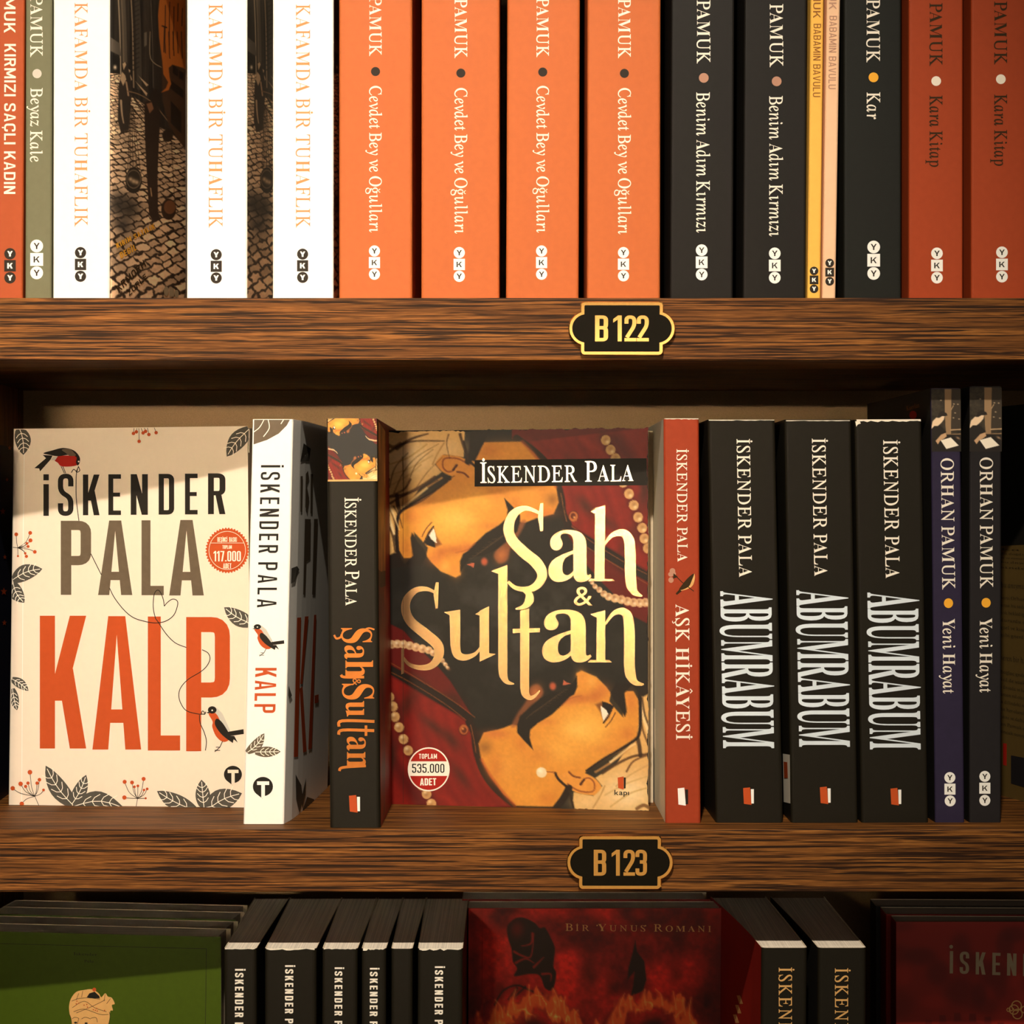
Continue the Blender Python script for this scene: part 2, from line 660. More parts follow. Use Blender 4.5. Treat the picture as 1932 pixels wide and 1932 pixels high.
def layout(text, font, track=0., **kw):
    """-> list of 2D polygons with cap height 1, total width"""
    polys, x = [], 0.
    prev = ''
    for ch in text:
        if ch == ' ':
            x += kw.get('space', .40)
            prev = ''
            continue
        if font == 'sans':
            k = {a: b for a, b in kw.items() if a in ('W', 't', 'h', 'r')}
            q, wd = sans(ch, **k)
            polys += [[(px + x, py) for px, py in f] for f in q]
            x += wd + track
            continue
        base = {'İ': 'I', 'Ş': 'S', 'ş': 's', 'Ç': 'C', 'ç': 'c', 'ğ': 'g', 'ı': 'i', 'Â': 'A'}.get(ch, ch)
        if ch in '\u2018\u2019':
            polys.append(disc(x + .06, .92, .05))
            polys.append([(x + .02, .92), (x + .10, .92), (x + .05, .74)])
            x += .16
            continue
        V, F = GL[font, base]
        CAP = .668 if font != 'g' else .7
        if ch == 'ı':
            V, F = drop_top_island(V, F)
        used = sorted({i for f in F for i in f})
        x0, x1 = V[used, 0].min() / CAP, V[used, 0].max() / CAP
        gl = SIDE.get(base, (.055, .055))
        if prev:
            x += gl[0] + SIDE.get(prev, (.055, .055))[1] + KERN.get(prev + base, 0.)
        prev = base
        for f in F:
            polys.append([(V[i][0] / CAP + x - x0, V[i][1] / CAP) for i in f])
        mid = x + (x1 - x0) / 2
        if ch == 'İ':
            polys.append(disc(mid, 1.17, .085))
        if ch in 'ŞşÇç':
            polys += strip(spline([(mid, .02), (mid - .01, -.07), (mid + .08, -.14), (mid + .03, -.23), (mid - .10, -.24)], 4), .055)
        if ch == 'ğ':
            polys += strip(spline([(mid - .17, .92), (mid - .10, .82), (mid, .79), (mid + .10, .82), (mid + .17, .92)], 4), .06)
        if ch == 'Â':
            polys += strip([(mid - .17, 1.08), (mid, 1.24), (mid + .17, 1.08)], .07)
        x += x1 - x0 + track
    return polys, x - track


EPSN = [0]


def printed(name, polys, surf, m, parent, eps=.00010, fine=None, cols=None):
    """2D polygons in photo pixels -> a printed mesh lying on a surface"""
    V, F = [], []
    for f in polys:
        EPSN[0] = (EPSN[0] + 1) % 12
        e = eps + EPSN[0] * 2.5e-6
        todo = [f]
        if fine:
            todo = []
            bm = bmesh.new()
            vs = [bm.verts.new((p[0], p[1], 0)) for p in f]
            try:
                bm.faces.new(vs)
            except ValueError:
                bm.free()
                continue
            bmesh.ops.triangulate(bm, faces=bm.faces[:])
            for _ in range(4):
                le = [ed for ed in bm.edges if ed.calc_length() > fine]
                if not le:
                    break
                bmesh.ops.subdivide_edges(bm, edges=le, cuts=1, use_grid_fill=False)
                bmesh.ops.triangulate(bm, faces=[q for q in bm.faces if len(q.verts) > 3])
            for q in bm.faces:
                todo.append([(v.co.x, v.co.y) for v in q.verts])
            bm.free()
        for g in todo:
            i0 = len(V)
            V += [surf.pt(p[0], p[1], e) for p in g]
            F.append(tuple(range(i0, i0 + len(g))))
    return mesh(name, V, F, m, parent)


def put(text, font, O, U, Vv, track=0., **kw):
    """lay text out from pixel O, whole length along pixel vector U, cap height along pixel vector V"""
    polys, wd = layout(text, font, track, **kw)
    return [[(O[0] + U[0] * x / wd + Vv[0] * y, O[1] + U[1] * x / wd + Vv[1] * y) for x, y in f] for f in polys]


def vtext(text, font, xb, xc, y0, y1, lean=0., track=0., **kw):
    """spine lettering, reading downwards; xb / xc: pixels of the base and cap line at the start"""
    return put(text, font, (xb, y0), (lean, y1 - y0), (xc - xb, 0), track, **kw)


def boxed(ch, x0, y0, x1, y1, **kw):
    """one grotesque letter stretched into a pixel box (y0 top)"""
    q, wd = sans(ch, **kw)
    ym = 1.0
    return [[(x0 + x / wd * (x1 - x0), y1 - y / ym * (y1 - y0)) for x, y in f] for f in q]


def gboxed(ch, font, x0, y0, x1, y1):
    V, F = GL[font, ch]
    lo, hi = V.min(0), V.max(0)
    P = [(x0 + (v[0] - lo[0]) / (hi[0] - lo[0]) * (x1 - x0), y1 - (v[1] - lo[1]) / (hi[1] - lo[1]) * (y1 - y0)) for v in V]
    return [[P[i] for i in f] for f in F]


# ------------------------------------------------------------------ painted pictures
class Paint:
    def __init__(self, x0, y0, x1, y1, step, col):
        self.b = (x0, y0, x1, y1)
        nx, ny = int(round((x1 - x0) / step)) + 1, int(round((y1 - y0) / step)) + 1
        self.xs, self.ys = np.linspace(x0, x1, nx), np.linspace(y0, y1, ny)
        self.X, self.Y = np.meshgrid(self.xs, self.ys)
        self.A = np.zeros((ny, nx, 3)) + np.array(col, float)
        self.T = lambda p: p
        self.k = 1.

    def _win(self, P, pad):
        lo, hi = P.min(0) - pad, P.max(0) + pad
        i0, i1 = np.searchsorted(self.xs, (lo[0] - 4, hi[0] + 4))
        j0, j1 = np.searchsorted(self.ys, (lo[1] - 4, hi[1] + 4))
        return slice(j0, j1), slice(i0, i1)

    def _mix(self, w_, m, col):
        m = m[..., None]
        self.A[w_] = self.A[w_] * (1 - m) + np.array(col, float) * m

    def _pts(self, pts):
        return np.array([self.T(p) for p in pts], float)

    def poly(self, pts, col, soft=1.2, a=1., smooth=False):
        if smooth:
            pts = spline(pts, 5, True)
        P = self._pts(pts)
        soft = soft * self.k
        w_ = self._win(P, soft + 1)
        X, Y = self.X[w_], self.Y[w_]
        if X.size == 0:
            return
        ins = np.zeros(X.shape, bool)
        d = np.full(X.shape, 1e9)
        n = len(P)
        for i in range(n):
            (ax, ay), (bx, by) = P[i], P[(i + 1) % n]
            c = ((ay > Y) != (by > Y)) & (X < (bx - ax) * (Y - ay) / ((by - ay) or 1e-9) + ax)
            ins ^= c
            l2 = (bx - ax) ** 2 + (by - ay) ** 2 + 1e-9
            t = np.clip(((X - ax) * (bx - ax) + (Y - ay) * (by - ay)) / l2, 0, 1)
            d = np.minimum(d, (X - ax - t * (bx - ax)) ** 2 + (Y - ay - t * (by - ay)) ** 2)
        d = np.sqrt(d) * np.where(ins, 1, -1)
        self._mix(w_, a * np.clip(d / soft + .5, 0, 1), col)

    def stroke(self, pts, w0, col, w1=None, soft=1.2, a=1., smooth=True):
        if smooth and len(pts) > 2:
            pts = spline(pts, 5)
        P = self._pts(pts)
        w1 = w0 if w1 is None else w1
        w0, w1, soft = w0 * self.k, w1 * self.k, soft * self.k
        w_ = self._win(P, max(w0, w1) + soft + 1)
        X, Y = self.X[w_], self.Y[w_]
        if X.size == 0:
            return
        best = np.full(X.shape, -1e9)
        n = len(P) - 1
        for i in range(n):
            (ax, ay), (bx, by) = P[i], P[i + 1]
            l2 = (bx - ax) ** 2 + (by - ay) ** 2 + 1e-9
            t = np.clip(((X - ax) * (bx - ax) + (Y - ay) * (by - ay)) / l2, 0, 1)
            d = np.hypot(X - ax - t * (bx - ax), Y - ay - t * (by - ay))
            best = np.maximum(best, (w0 + (w1 - w0) * (i + t) / n) / 2 - d)
        self._mix(w_, a * np.clip(best / soft + .5, 0, 1), col)

    def blob(self, c, rx, ry, col, a=1., rot=0., hard=1.):
        c = self._pts([c])[0]
        rx, ry = rx * self.k, ry * self.k
        w_ = self._win(np.array([c]), 2.6 * max(rx, ry))
        X, Y = self.X[w_] - c[0], self.Y[w_] - c[1]
        if X.size == 0:
            return
        ca, sa = math.cos(rot), math.sin(rot)
        u, v = (X * ca + Y * sa) / rx, (-X * sa + Y * ca) / ry
        self._mix(w_, a * np.exp(-(u * u + v * v) ** hard), col)

    def noise(self, sx, sy, amp, seed=0, rows=None, octv=3):
        r = np.random.default_rng(seed)
        tot = np.zeros(self.X.shape)
        for o in range(octv):
            gx, gy = sx / 2 ** o, sy / 2 ** o
            u, v = (self.X - self.b[0]) / gx, (self.Y - self.b[1]) / gy
            G = r.uniform(-1, 1, (int(v.max()) + 3, int(u.max()) + 3))
            i, j = u.astype(int), v.astype(int)
            fu, fv = u - i, v - j
            fu, fv = fu * fu * (3 - 2 * fu), fv * fv * (3 - 2 * fv)
            tot += ((G[j, i] * (1 - fu) + G[j, i + 1] * fu) * (1 - fv) + (G[j + 1, i] * (1 - fu) + G[j + 1, i + 1] * fu) * fv) / 2 ** o
        return tot * amp

    def mul(self, f):
        self.A *= (1 + f)[..., None]

    def build(self, name, surf, parent, eps=.00006, gain=1., place=None):
        ny, nx = self.X.shape
        place = place or (lambda x, y: (x, y))
        V = [surf.pt(*place(x, y), eps) for x, y in zip(self.X.ravel(), self.Y.ravel())]
        F = [(j * nx + i, j * nx + i + 1, (j + 1) * nx + i + 1, (j + 1) * nx + i) for j in range(ny - 1) for i in range(nx - 1)]
        c = np.clip(self.A * gain, 0, 255) / 255
        c = np.where(c <= .04045, c / 12.92, ((c + .055) / 1.055) ** 2.4).reshape(-1, 3)
        return mesh(name, V, F, PAINT, parent, cols=np.concatenate([c, np.ones((len(c), 1))], 1))


# ------------------------------------------------------------------ the bookcase
Z1, Z2, Z3 = (966 - 562) * S, (966 - 1565) * S, (966 - 1565) * S - .2773
TH = (680 - 562) * S
case = empty('bookcase', (0, .125, Z3 - TH), 'dark walnut bookcase with a beige back panel carrying the three rows of books', 'bookcase')
for zt in (Z1 + .2773, Z1, Z2, Z3):  # topmost board is out of view, added to shade the gaps between upper-row books
    box_obj('shelf_board', (-.318, 0, zt - TH), (.402, .2495, zt), WOOD, case, .0007)
M_BACK = mat('beige_back_laminate', (172, 142, 104), .6, var=.10, scale=1400, bump=.2)
box_obj('back_panel', (-.352, .2495, Z3 - TH), (.436, .2575, Z1 + .2773), M_BACK, case)
M_SIDE = WOODB
box_obj('side_panel', (-.352, 0, Z3 - TH), (-.3182, .2493, Z1 + .2773), M_SIDE, case, .0007)
box_obj('side_panel', (.4022, 0, Z3 - TH), (.436, .2493, Z1 + .2773), M_SIDE, case, .0007)


def plate_outline(cx, cy, hw, A, hh, nh, rc):
    """shaped label outline in photo pixels, clockwise from the top side"""
    pts = []
    q = []
    for k in range(5):
        a = math.pi / 2 * k / 4
        q.append((hw - rc + rc * math.sin(a), -hh + rc - rc * math.cos(a)))
    q.append((hw, -nh - 1.5))
    # bulge from the notch to the tip and back
    n = 14
    r = ((A - hw) ** 2 + nh ** 2) / (2 * (A - hw))
    th = math.asin(min(1, nh / r))
    for k in range(n + 1):
        a = -th + 2 * th * k / n
        q.append((A - r + r * math.cos(a), r * math.sin(a)))
    q.append((hw, nh + 1.5))
    for k in range(5):
        a = math.pi / 2 * k / 4
        q.append((hw - rc + rc * math.cos(a), hh - rc + rc * math.sin(a)))
    pts = q + [(-x, -y) for x, y in q]
    tilt = .006
    return [(cx + x - y * tilt, cy + y + x * tilt * .3) for x, y in pts]


def shelf_plate(cx, cy, digits, boxes, label):
    z = (966 - cy) * S
    root = empty('shelf_label_plate', ((cx - 966) * S, -.003, z - .014), label, 'shelf label', 'shelf number plates')

    def slab(name, o1, y0, y1, m, par, chamfer):
        cx_, cy_ = np.mean([p[0] for p in o1]), np.mean([p[1] for p in o1])
        V, F = [], []
        n = len(o1)
        for y, k in ((y0, 0), (y1 + chamfer, 0), (y1, chamfer / S)):
            for p in o1:
                d = math.hypot(p[0] - cx_, p[1] - cy_)
                f = 1 - k / d
                x_, y_ = cx_ + (p[0] - cx_) * f, cy_ + (p[1] - cy_) * f
                D = 1 + y1
                V.append(((x_ - 966) * S * D, y, (966 - y_) * S * D))
        for a in (0, 1):
            for i in range(n):
                j = (i + 1) % n
                F.append((a * n + i, a * n + j, (a + 1) * n + j, (a + 1) * n + i))
        F.append(tuple(range(2 * n, 3 * n)))
        F.append(tuple(range(n - 1, -1, -1)))
        return mesh(name, V, F, m, par, fix=True)
    fr = slab('brass_frame', plate_outline(cx, cy, 78.5, 101, 50.5, 31, 7), -.0002, -.0030, BRASS, root, .0005)
    fp = slab('face_panel', plate_outline(cx, cy, 71, 94, 43.7, 26.5, 2), -.0029, -.0034, PLATE, root, .0001)
    pl = Plane((0, -.0034, 0), (1, -.0034, 0), (0, -.0034, 1))
    ps = []
    for ch, (x0, x1) in zip(digits, boxes):
        ps += boxed(ch, x0, cy - 24.5, x1, cy + 24.5, W=.46 if ch != '1' else .5, t=.155, h=.13, r=.17)
    printed('number_lettering', ps, pl, BRASS, fp, .00015)


def cx1(x):
    return 1040 + x * .14493


shelf_plate(1173.5, 619.6, 'B122', [(cx1(570), cx1(740)), (cx1(806), cx1(918)), (cx1(953), cx1(1108)), (cx1(1114), cx1(1270))],
            'black and brass plate reading B 122 on the upper shelf edge')
shelf_plate(1169.8, 1627.6, 'B123', [(cx1(553), cx1(716)), (cx1(786), cx1(893)), (cx1(940), cx1(1090)), (cx1(1096), cx1(1246))],
            'black and brass plate reading B 123 on the lower shelf edge')


# ------------------------------------------------------------------ books
def loft(prof_out, prof_in, M, z0, z1, nz, side_of):
    """closed U-shaped wall between two open profiles, extruded upwards"""
    n = len(prof_out)
    ring = prof_out + prof_in[::-1]
    k = len(ring)
    V, F, I = [], [], []
    for a in range(nz + 1):
        z = z0 + (z1 - z0) * a / nz
        V += [M(x, y, z) for x, y in ring]
    for a in range(nz):
        for i in range(k):
            j = (i + 1) % k
            F.append((a * k + i, a * k + j, (a + 1) * k + j, (a + 1) * k + i))
            I.append(side_of[i] if i < n - 1 else 3)
    for a in (0, nz):
        for i in range(n - 1):
            F.append((a * k + i, a * k + i + 1, a * k + k - 2 - i, a * k + k - 1 - i))
            I.append(3)
    return V, F, I


def make_book(root, M, w_, d, z0, z1, mats, pages, dl=0., dr=0., r=.0012, nz=1, nd=4, inset=.0025, ex=1.3):
    """cover (front, spine, back in one wrap) and page block; local a across the thickness, b from spine to fore-edge"""
    c = .00045

    def prof(o):
        L = []
        for i in range(nd):
            t = 1 - i / nd
            L.append((o + dl * t ** ex, r + (d - r) * t))
        rr = max(r - o, .0001)
        for kq in range(5):
            a = math.pi / 2 * kq / 4
            L.append((o + rr - rr * math.cos(a), o + rr - rr * math.sin(a)))
        R = []
        for i in range(nd):
            t = 1 - i / nd
            R.append((w_ - o + dr * t ** ex, r + (d - r) * t))
        for kq in range(5):
            a = math.pi / 2 * kq / 4
            R.append((w_ - o - rr + rr * math.cos(a), o + rr - rr * math.sin(a)))
        return L, R
    Lo, Ro = prof(0)
    Li, Ri = prof(c)
    out, inn = Lo + Ro[::-1], Li + Ri[::-1]
    side = []
    for i in range(len(out) - 1):
        side.append(1 if i < nd else (2 if i >= len(out) - 1 - nd else 0))
    V, F, I = loft(out, inn, M, z0, z1, nz, side)
    cover = mesh('cover', V, F, mats + [CUT], root, idx=I, fix=True)
    # page block, set in from the fore-edge and trimmed a hair below the cover
    Lp, Rp = prof(c + .00005)
    f = max(0, 1 - inset / d)
    pr = [(p[0], min(p[1], d * f)) for p in Lp] + [(p[0], min(p[1], d * f)) for p in Rp[::-1]]
    k = len(pr)
    V = []
    zs = [z0 + .0004 + (z1 - .0003 - z0 - .0004) * a / nz for a in range(nz + 1)]
    for z in zs:
        V += [M(x, y, z) for x, y in pr]
    F = [(a * k + i, a * k + (i + 1) % k, (a + 1) * k + (i + 1) % k, (a + 1) * k + i) for a in range(nz) for i in range(k)]
    F += [tuple(range(k)), tuple(range(nz * k, nz * k + k))]
    mesh('page_block', V, F, pages, root, fix=True)
    return cover


class Spine:
    """a book standing spine out; edges given by two pixels each (top x, top y, bottom x, bottom y)"""
    def __init__(self, L, R, Y, zb, zt, m, label, depth=.135, dl=0., dr=0., mL=None, mR=None, group=None, r=.0012, ex=1.3):
        D = 1 + Y

        def line(e):
            x0, z0 = (e[0] - 966) * S * D, (966 - e[1]) * S * D
            x1, z1 = (e[2] - 966) * S * D, (966 - e[3]) * S * D
            k = (x0 - x1) / (z0 - z1)
            return x1 + k * (zb - z1), k
        xl, kl = line(L)
        xr, kr = line(R)
        k = (kl + kr) / 2
        zmid = (966 - (L[1] + L[3]) / 2) * S * D
        # keep both edges right at mid height
        xl, xr = xl + (kl - k) * (zmid - zb), xr + (kr - k) * (zmid - zb)
        self.xl, self.w, self.k, self.Y, self.zb, self.zt, self.d = xl, xr - xl, k, Y, zb, zt, depth
        self.root = empty('paperback_book', (xl + self.w / 2, Y + depth / 2, zb), label, 'book', group)
        self.M = lambda a, b, z: (xl + a + k * (z - zb), Y + b, z)
        self.cover = make_book(self.root, self.M, self.w, depth, zb + .0001, zt, [m, mL or m, mR or m], PAG_X, dl, dr, r, nd=10 if ex < 1 else 5, ex=ex)
        self.front = Plane(self.M(0, 0, zb), self.M(1, 0, zb), self.M(0, 0, zt))
        def fx(x0, dd):
            return lambda y, z: x0 + k * (z - zb) + dd * max(0, min(1.2, (y - Y - r) / (depth - r))) ** ex
        self.left = Side(fx(xl, dl), Y, Y + depth, -1)
        self.right = Side(fx(xl + self.w, dr), Y, Y + depth, 1)

    def ink(self, name, polys, m, surf=None, eps=.0001):
        return printed(name, polys, surf or self.front, m, self.cover, eps)


def yky(bk, pts, r, dark, lr, surf=None):
    """round - square - round publisher mark down a spine, one letter in each"""
    disc_m, let_m = (I_DARK, I_WHITE) if dark else (I_WHITE, I_DARK)
    (xa, ya), (xm, ym), (xc, yc) = pts
    lg = bk.ink('publisher_logo', [disc(xa, ya, r), [(xm - r, ym - r), (xm + r, ym - r), (xm + r, ym + r), (xm - r, ym + r)], disc(xc, yc, r)], disc_m, surf)
    ps = []
    for ch, (x, y) in zip('YKY', pts):
        h_ = r * .95
        q = boxed(ch, x - h_ * .5, y - h_ * .5, x + h_ * .5, y + h_ * .5, W=.9, t=.22 if not dark else .3, h=.2)
        ps += q
    printed('logo_letters', ps, surf or bk.front, let_m, lg, .00016)


def yky3(bk, x, y0, y1, dark=False, lean=0.):
    r = (y1 - y0) / 6.16
    yky(bk, [(x, y0 + r), (x + lean * .5, (y0 + y1) / 2), (x + lean, y1 - r)], r, dark, 0)


# ---- upper row
T1 = Z1 + .230
bk = Spine((-22, 0, -26, 560), (46, 0, 43, 560), .006, Z1, Z1 + .20, M_REDOR, 'slim red-orange book with cream capitals, next to the olive book')
bk.ink('author_lettering', vtext('ORHAN PAMUK', 'sans', 9, 30.5, -170, 62, -1.5, .16, W=.62, t=.15, h=.14, r=.25), I_CREAM)
bk.ink('title_lettering', vtext('KIRMIZI SAÇLI KADIN', 'sans', 8.5, 30, 83, 366, -1, .15, W=.62, t=.16, h=.145, r=.25), I_CREAM)
yky3(bk, 19, 468, 535, True)

bk = Spine((47.5, 0, 48, 560), (99, 0, 96, 560), .006, Z1, T1, M_OLIVE, 'olive grey book with white lettering, between the red-orange and the white books')
bk.ink('author_lettering', vtext('ORHAN PAMUK', 'r', 57.5, 79.5, -131, 108, 0, .02), I_CREAM)
bk.ink('dot', [disc(70, 139, 8.7)], I_GREYDOT)
bk.ink('title_lettering', vtext('Beyaz Kale', 'r', 58, 79.5, 166, 306, -1), I_CREAM)
yky3(bk, 69.3, 452, 527, False, 0)


def street_paint(x0, x1):
    """the printed street photograph of the white novel's front cover"""
    P = Paint(x0, -6, x1, 566, 1.25, (40, 34, 28))
    X, Y = P.X, P.Y
    n1 = P.noise(14, 14, 1, 3)
    n2 = P.noise(5, 5, 1, 5)
    # houses: vertical streaks
    P.mul(P.noise(5, 220, .5, 9))
    for xx, wd, c in ((223, 2.2, (190, 165, 135)), (231, 9, (96, 84, 70)), (229, 1.5, (140, 120, 96)), (247, 2.2, (180, 150, 118)), (258, 10, (74, 66, 56)), (284, 1.4, (110, 98, 84))):
        P.stroke([(xx, -6), (xx + 3, 60), (xx + 5, 165)], wd, c, soft=1.5)
    for yy in range(0, 130, 9):
        P.stroke([(251, yy + 6), (262, yy)], 2, (30, 26, 22), a=.8)
    P.poly([(208, 70), (226, 82), (228, 106), (208, 96)], (92, 82, 70))
    P.poly([(208, 98), (226, 110), (226, 140), (208, 138)], (26, 22, 18))
    P.blob((217, 127), 3, 4, (235, 210, 175))
    P.poly([(272, 62), (277, 60), (277, 85), (272, 88)], (120, 108, 92))
    P.stroke([(283, 60), (284, 110), (306, 128)], 1.6, (170, 148, 120))
    # ground with cobbles
    ground = [(206, 138), (228, 140), (236, 170), (275, 200), (300, 240), (322, 250), (352, 280), (360, 570), (200, 570)]
    P.poly(ground, (150, 118, 88), 2)
    G = Paint(x0, -6, x1, 566, 1.25, (0, 0, 0))
    G.poly(ground, (255, 255, 255), 2)
    gm = G.A[..., 0] / 255
    k = np.clip((Y - 150) / 400, 0, 1)
    Yp = Y + (.05 + .55 * k ** 1.3) * (X - 207) + n1 * 2.2 * (1 + k)
    sz = 5.5 + 16 * k ** 1.2
    vv = np.cumsum(np.ones_like(Y) / np.maximum(sz, 1), 0) * 1.25 + (Yp - Y) / sz
    row = np.floor(vv)
    uu = (X + n1 * 2.5 - .35 * (Y - 350) * k) / (sz * 1.55) + np.where(row % 2 == 0, 0, .5) + np.sin(row * 2.4) * .2
    fv, fu = np.abs(vv - row - .5) * 2, np.abs(uu - np.floor(uu) - .5) * 2
    gap = np.maximum(np.clip((fv + n2 * .12 - .66) / .2, 0, 1), np.clip((fu + n2 * .12 - .76) / .16, 0, 1)) * gm
    h = np.sin(row * 12.9898 + np.floor(uu) * 78.233) * 43758.5453
    tone = .82 + .36 * (h - np.floor(h)) + n2 * .07
    tone *= 1 - .25 * np.exp(-((Y - 440) / 60) ** 2 - ((X - 225) / 30) ** 2)
    P.A = P.A * (1 - gm[..., None]) + gm[..., None] * (np.array((236, 196, 156)) * tone[..., None] * (1 - gap[..., None]) + np.array((44, 30, 20)) * gap[..., None])
    # dark patches, figures, hanging pots
    P.blob((222, 385), 22, 24, (48, 44, 40), .85)
    P.blob((245, 395), 20, 20, (40, 34, 28), .85)
    P.blob((232, 425), 14, 12, (52, 46, 42), .8)
    for a in ((252, 268, 300, 285), (258, 280, 330, 300)):
        P.stroke([(248, 178), (a[0] + 20, a[1] - 60), (a[2], a[3] - 50)], 2.2, (38, 28, 20), a=.8)
    for q in ([(242, 130), (246, 133), (240, 147)], [(246, 141), (249, 150), (242, 160)], [(261, 143), (280, 160), (276, 163)], [(255, 153), (278, 176), (276, 181)]):
        P.poly(q, (222, 184, 146))
    P.poly([(231, 118), (238, 117), (242, 130), (247, 150), (249, 175), (246, 200), (243, 245), (228, 250), (222, 228), (223, 200), (224, 160), (229, 140)], (52, 42, 34), 1.5)
    P.poly([(231, 120), (236, 117), (238, 122), (233, 132)], (215, 180, 140))
    P.poly([(230, 135), (236, 142), (238, 150), (232, 162), (227, 150)], (206, 170, 132))
    P.stroke([(228, 190), (230, 215), (233, 232)], 4, (190, 158, 124), 2)
    P.stroke([(238, 155), (242, 180)], 3, (190, 150, 116))
    P.stroke([(240, 172), (262, 178), (290, 196), (320, 232), (352, 262)], 2, (140, 108, 78))
    P.stroke([(244, 196), (272, 232)], 2, (40, 30, 20))
    P.poly([(272, 192), (296, 190), (303, 215), (300, 260), (297, 330), (298, 400), (303, 414), (290, 420), (281, 405), (277, 330), (273, 250)], (44, 24, 12), 1.5)
    P.poly([(276, 196), (288, 192), (290, 205), (282, 214)], (150, 100, 66), 2)
    P.poly([(282, 180), (294, 165), (302, 180), (300, 200), (290, 205)], (34, 22, 14), 2)
    P.stroke([(284, 355), (286, 370)], 2.2, (190, 150, 110))
    for xx in (245, 249, 255, 262, 268):
        P.stroke([(246 + (xx - 245) * .2, 200), (xx - 4, 318)], 1.2, (52, 38, 26), a=.8, smooth=False)
    P.poly(disc(252, 340, 15.5, 25, 24), (36, 28, 20), 1.5)
    P.poly(disc(252, 338, 14, 18, 24), (120, 100, 80), 1.2)
    P.poly(disc(252, 338, 12.5, 16, 24), (46, 36, 26), 1.2)
    for q in ((246, 338, 4), (252, 342, 4.5), (258, 344, 4)):
        P.blob(q[:2], q[2], q[2], (225, 190, 150), .9)
    P.poly(disc(316, 256, 10, 12), (40, 26, 16), 2)
    P.stroke([(322, 250), (330, 390)], 1.2, (60, 40, 24), a=.7)
    P.poly(disc(318, 395, 14, 20, 24), (50, 28, 14), 1.5)
    P.poly(disc(320, 391, 11, 13, 24), (122, 76, 44), 1.5)
    # lower right hand wall, windows and the orange balloon
    P.poly([(300, -6), (362, -6), (362, 300), (335, 262), (318, 235), (306, 190), (304, 120)], (74, 48, 28), 3)
    for q in ([(326, 122), (336, 130), (336, 146), (326, 138)], [(338, 132), (346, 138), (346, 152), (338, 148)], [(322, 190), (342, 212), (342, 252), (322, 232)], [(320, 150), (346, 170), (346, 186), (320, 166)]):
        P.poly(q, (26, 18, 14), 1.5)
    P.poly([(302, -6), (362, -6), (362, 140), (345, 128), (325, 122), (318, 128), (320, 146), (323, 158), (318, 170), (303, 175), (313, 166), (317, 155), (308, 140), (306, 115), (300, 70), (298, 30), (300, 5)], (206, 112, 36), 1.5)
    for xx in (312, 320, 328, 336, 344, 352):
        P.stroke([(xx, 4 + (xx % 5) * 3), (xx - 1, 40 + (xx % 7) * 9)], 1.6, (70, 34, 10))
        P.stroke([(xx - 2, 60), (xx, 100 + (xx % 3) * 5)], 1.6, (70, 34, 10))
    P.stroke([(306, 49), (314, 52)], 2.6, (50, 26, 10))
    P.stroke([(310, 50), (309, 98)], 1.6, (50, 26, 10))
    return P


bk3 = Spine((100.5, 0, 100, 560), (208, 0, 206.5, 560), .006, Z1, T1, M_WHITE,
            'white book with thin pale-orange capitals and a street photograph cover, beside the olive book', dr=.0170, ex=.52)
bk4 = Spine((352, 0, 352.5, 560), (467, 0, 466, 560), .006, Z1, T1, M_WHITE,
            'middle one of the three white books with thin pale-orange capitals', dr=.0075, ex=.7)
bk5 = Spine((515, 0, 514, 560), (629, 0, 629.5, 560), .006, Z1, T1, M_WHITE,
            'white book with thin pale-orange capitals, touching the first orange book', dr=.0022)
for b_, xb, xc, y0, y1, lx, ly in ((bk3, 141, 164.5, 5, 428, 152, (466, 532)), (bk4, 394, 419, 8, 430, 408, (470, 535)), (bk5, 558.5, 584, 8, 430, 571, (469, 534))):
    b_.ink('title_lettering', vtext('KAFAMDA BİR TUHAFLIK', 'l', xb, xc, y0, y1, 0, .07, space=.42), I_SALMON)
    b_.ink('author_lettering', vtext('ORHAN PAMUK', 'l', xb, xc, y0 - 300, y0 - 30, 0, .07), I_SALMON)
    yky3(b_, lx, ly[0], ly[1], True)
st = street_paint(207, 350)
st.build('street_photo_print', bk3.right, bk3.cover)
st2 = street_paint(207, 268)
st2.build('street_photo_print', bk4.right, bk4.cover, place=lambda x, y: (466 + (x - 207) * .83, y))
st3 = street_paint(207, 222)
st3.build('street_photo_print', bk5.right, bk5.cover, place=lambda x, y: (629.6 + (x - 207) * .6, y))


def slanted(text, O, U, Vv, W=.6, t=.2):
    return put(text, 'sans', O, U, Vv, .18, W=W, t=t, h=.18, r=.2)


k_ = .1553


def sx(x, y):
    return (190 + x * k_, 270 + y * k_)


def words_on_street(bk, surf, f):
    def tr(ps):
        return [[f(*p) for p in q] for q in ps]
    a = slanted('KIRIM SATILIK', sx(195, 1280), (72, -38), (-3, -9), t=.24) + slanted('DEĞİL', sx(240, 1405), (30, -17), (-3, -11), t=.24)
    printed('street_lettering', tr(a), surf, I_YEL, bk.cover, .00022)
    b = slanted('KRMORH', sx(215, 1815), (52, -50), (-6, -12), t=.13) + slanted('ZORLE', sx(345, 1860), (34, -34), (-5, -9), t=.13)
    printed('street_lettering', tr(b), surf, I_OLIVE, bk.cover, .00022)


words_on_street(bk3, bk3.right, lambda x, y: (x, y))
bk3.ink('cover_logo', [disc(*sx(792, 1798), 4.6, 9), [sx(832, 1755), sx(886, 1765), sx(886, 1865), sx(832, 1865)], disc(*sx(918, 1830), 4, 7.5)], I_GREYT, bk3.right, .0002)

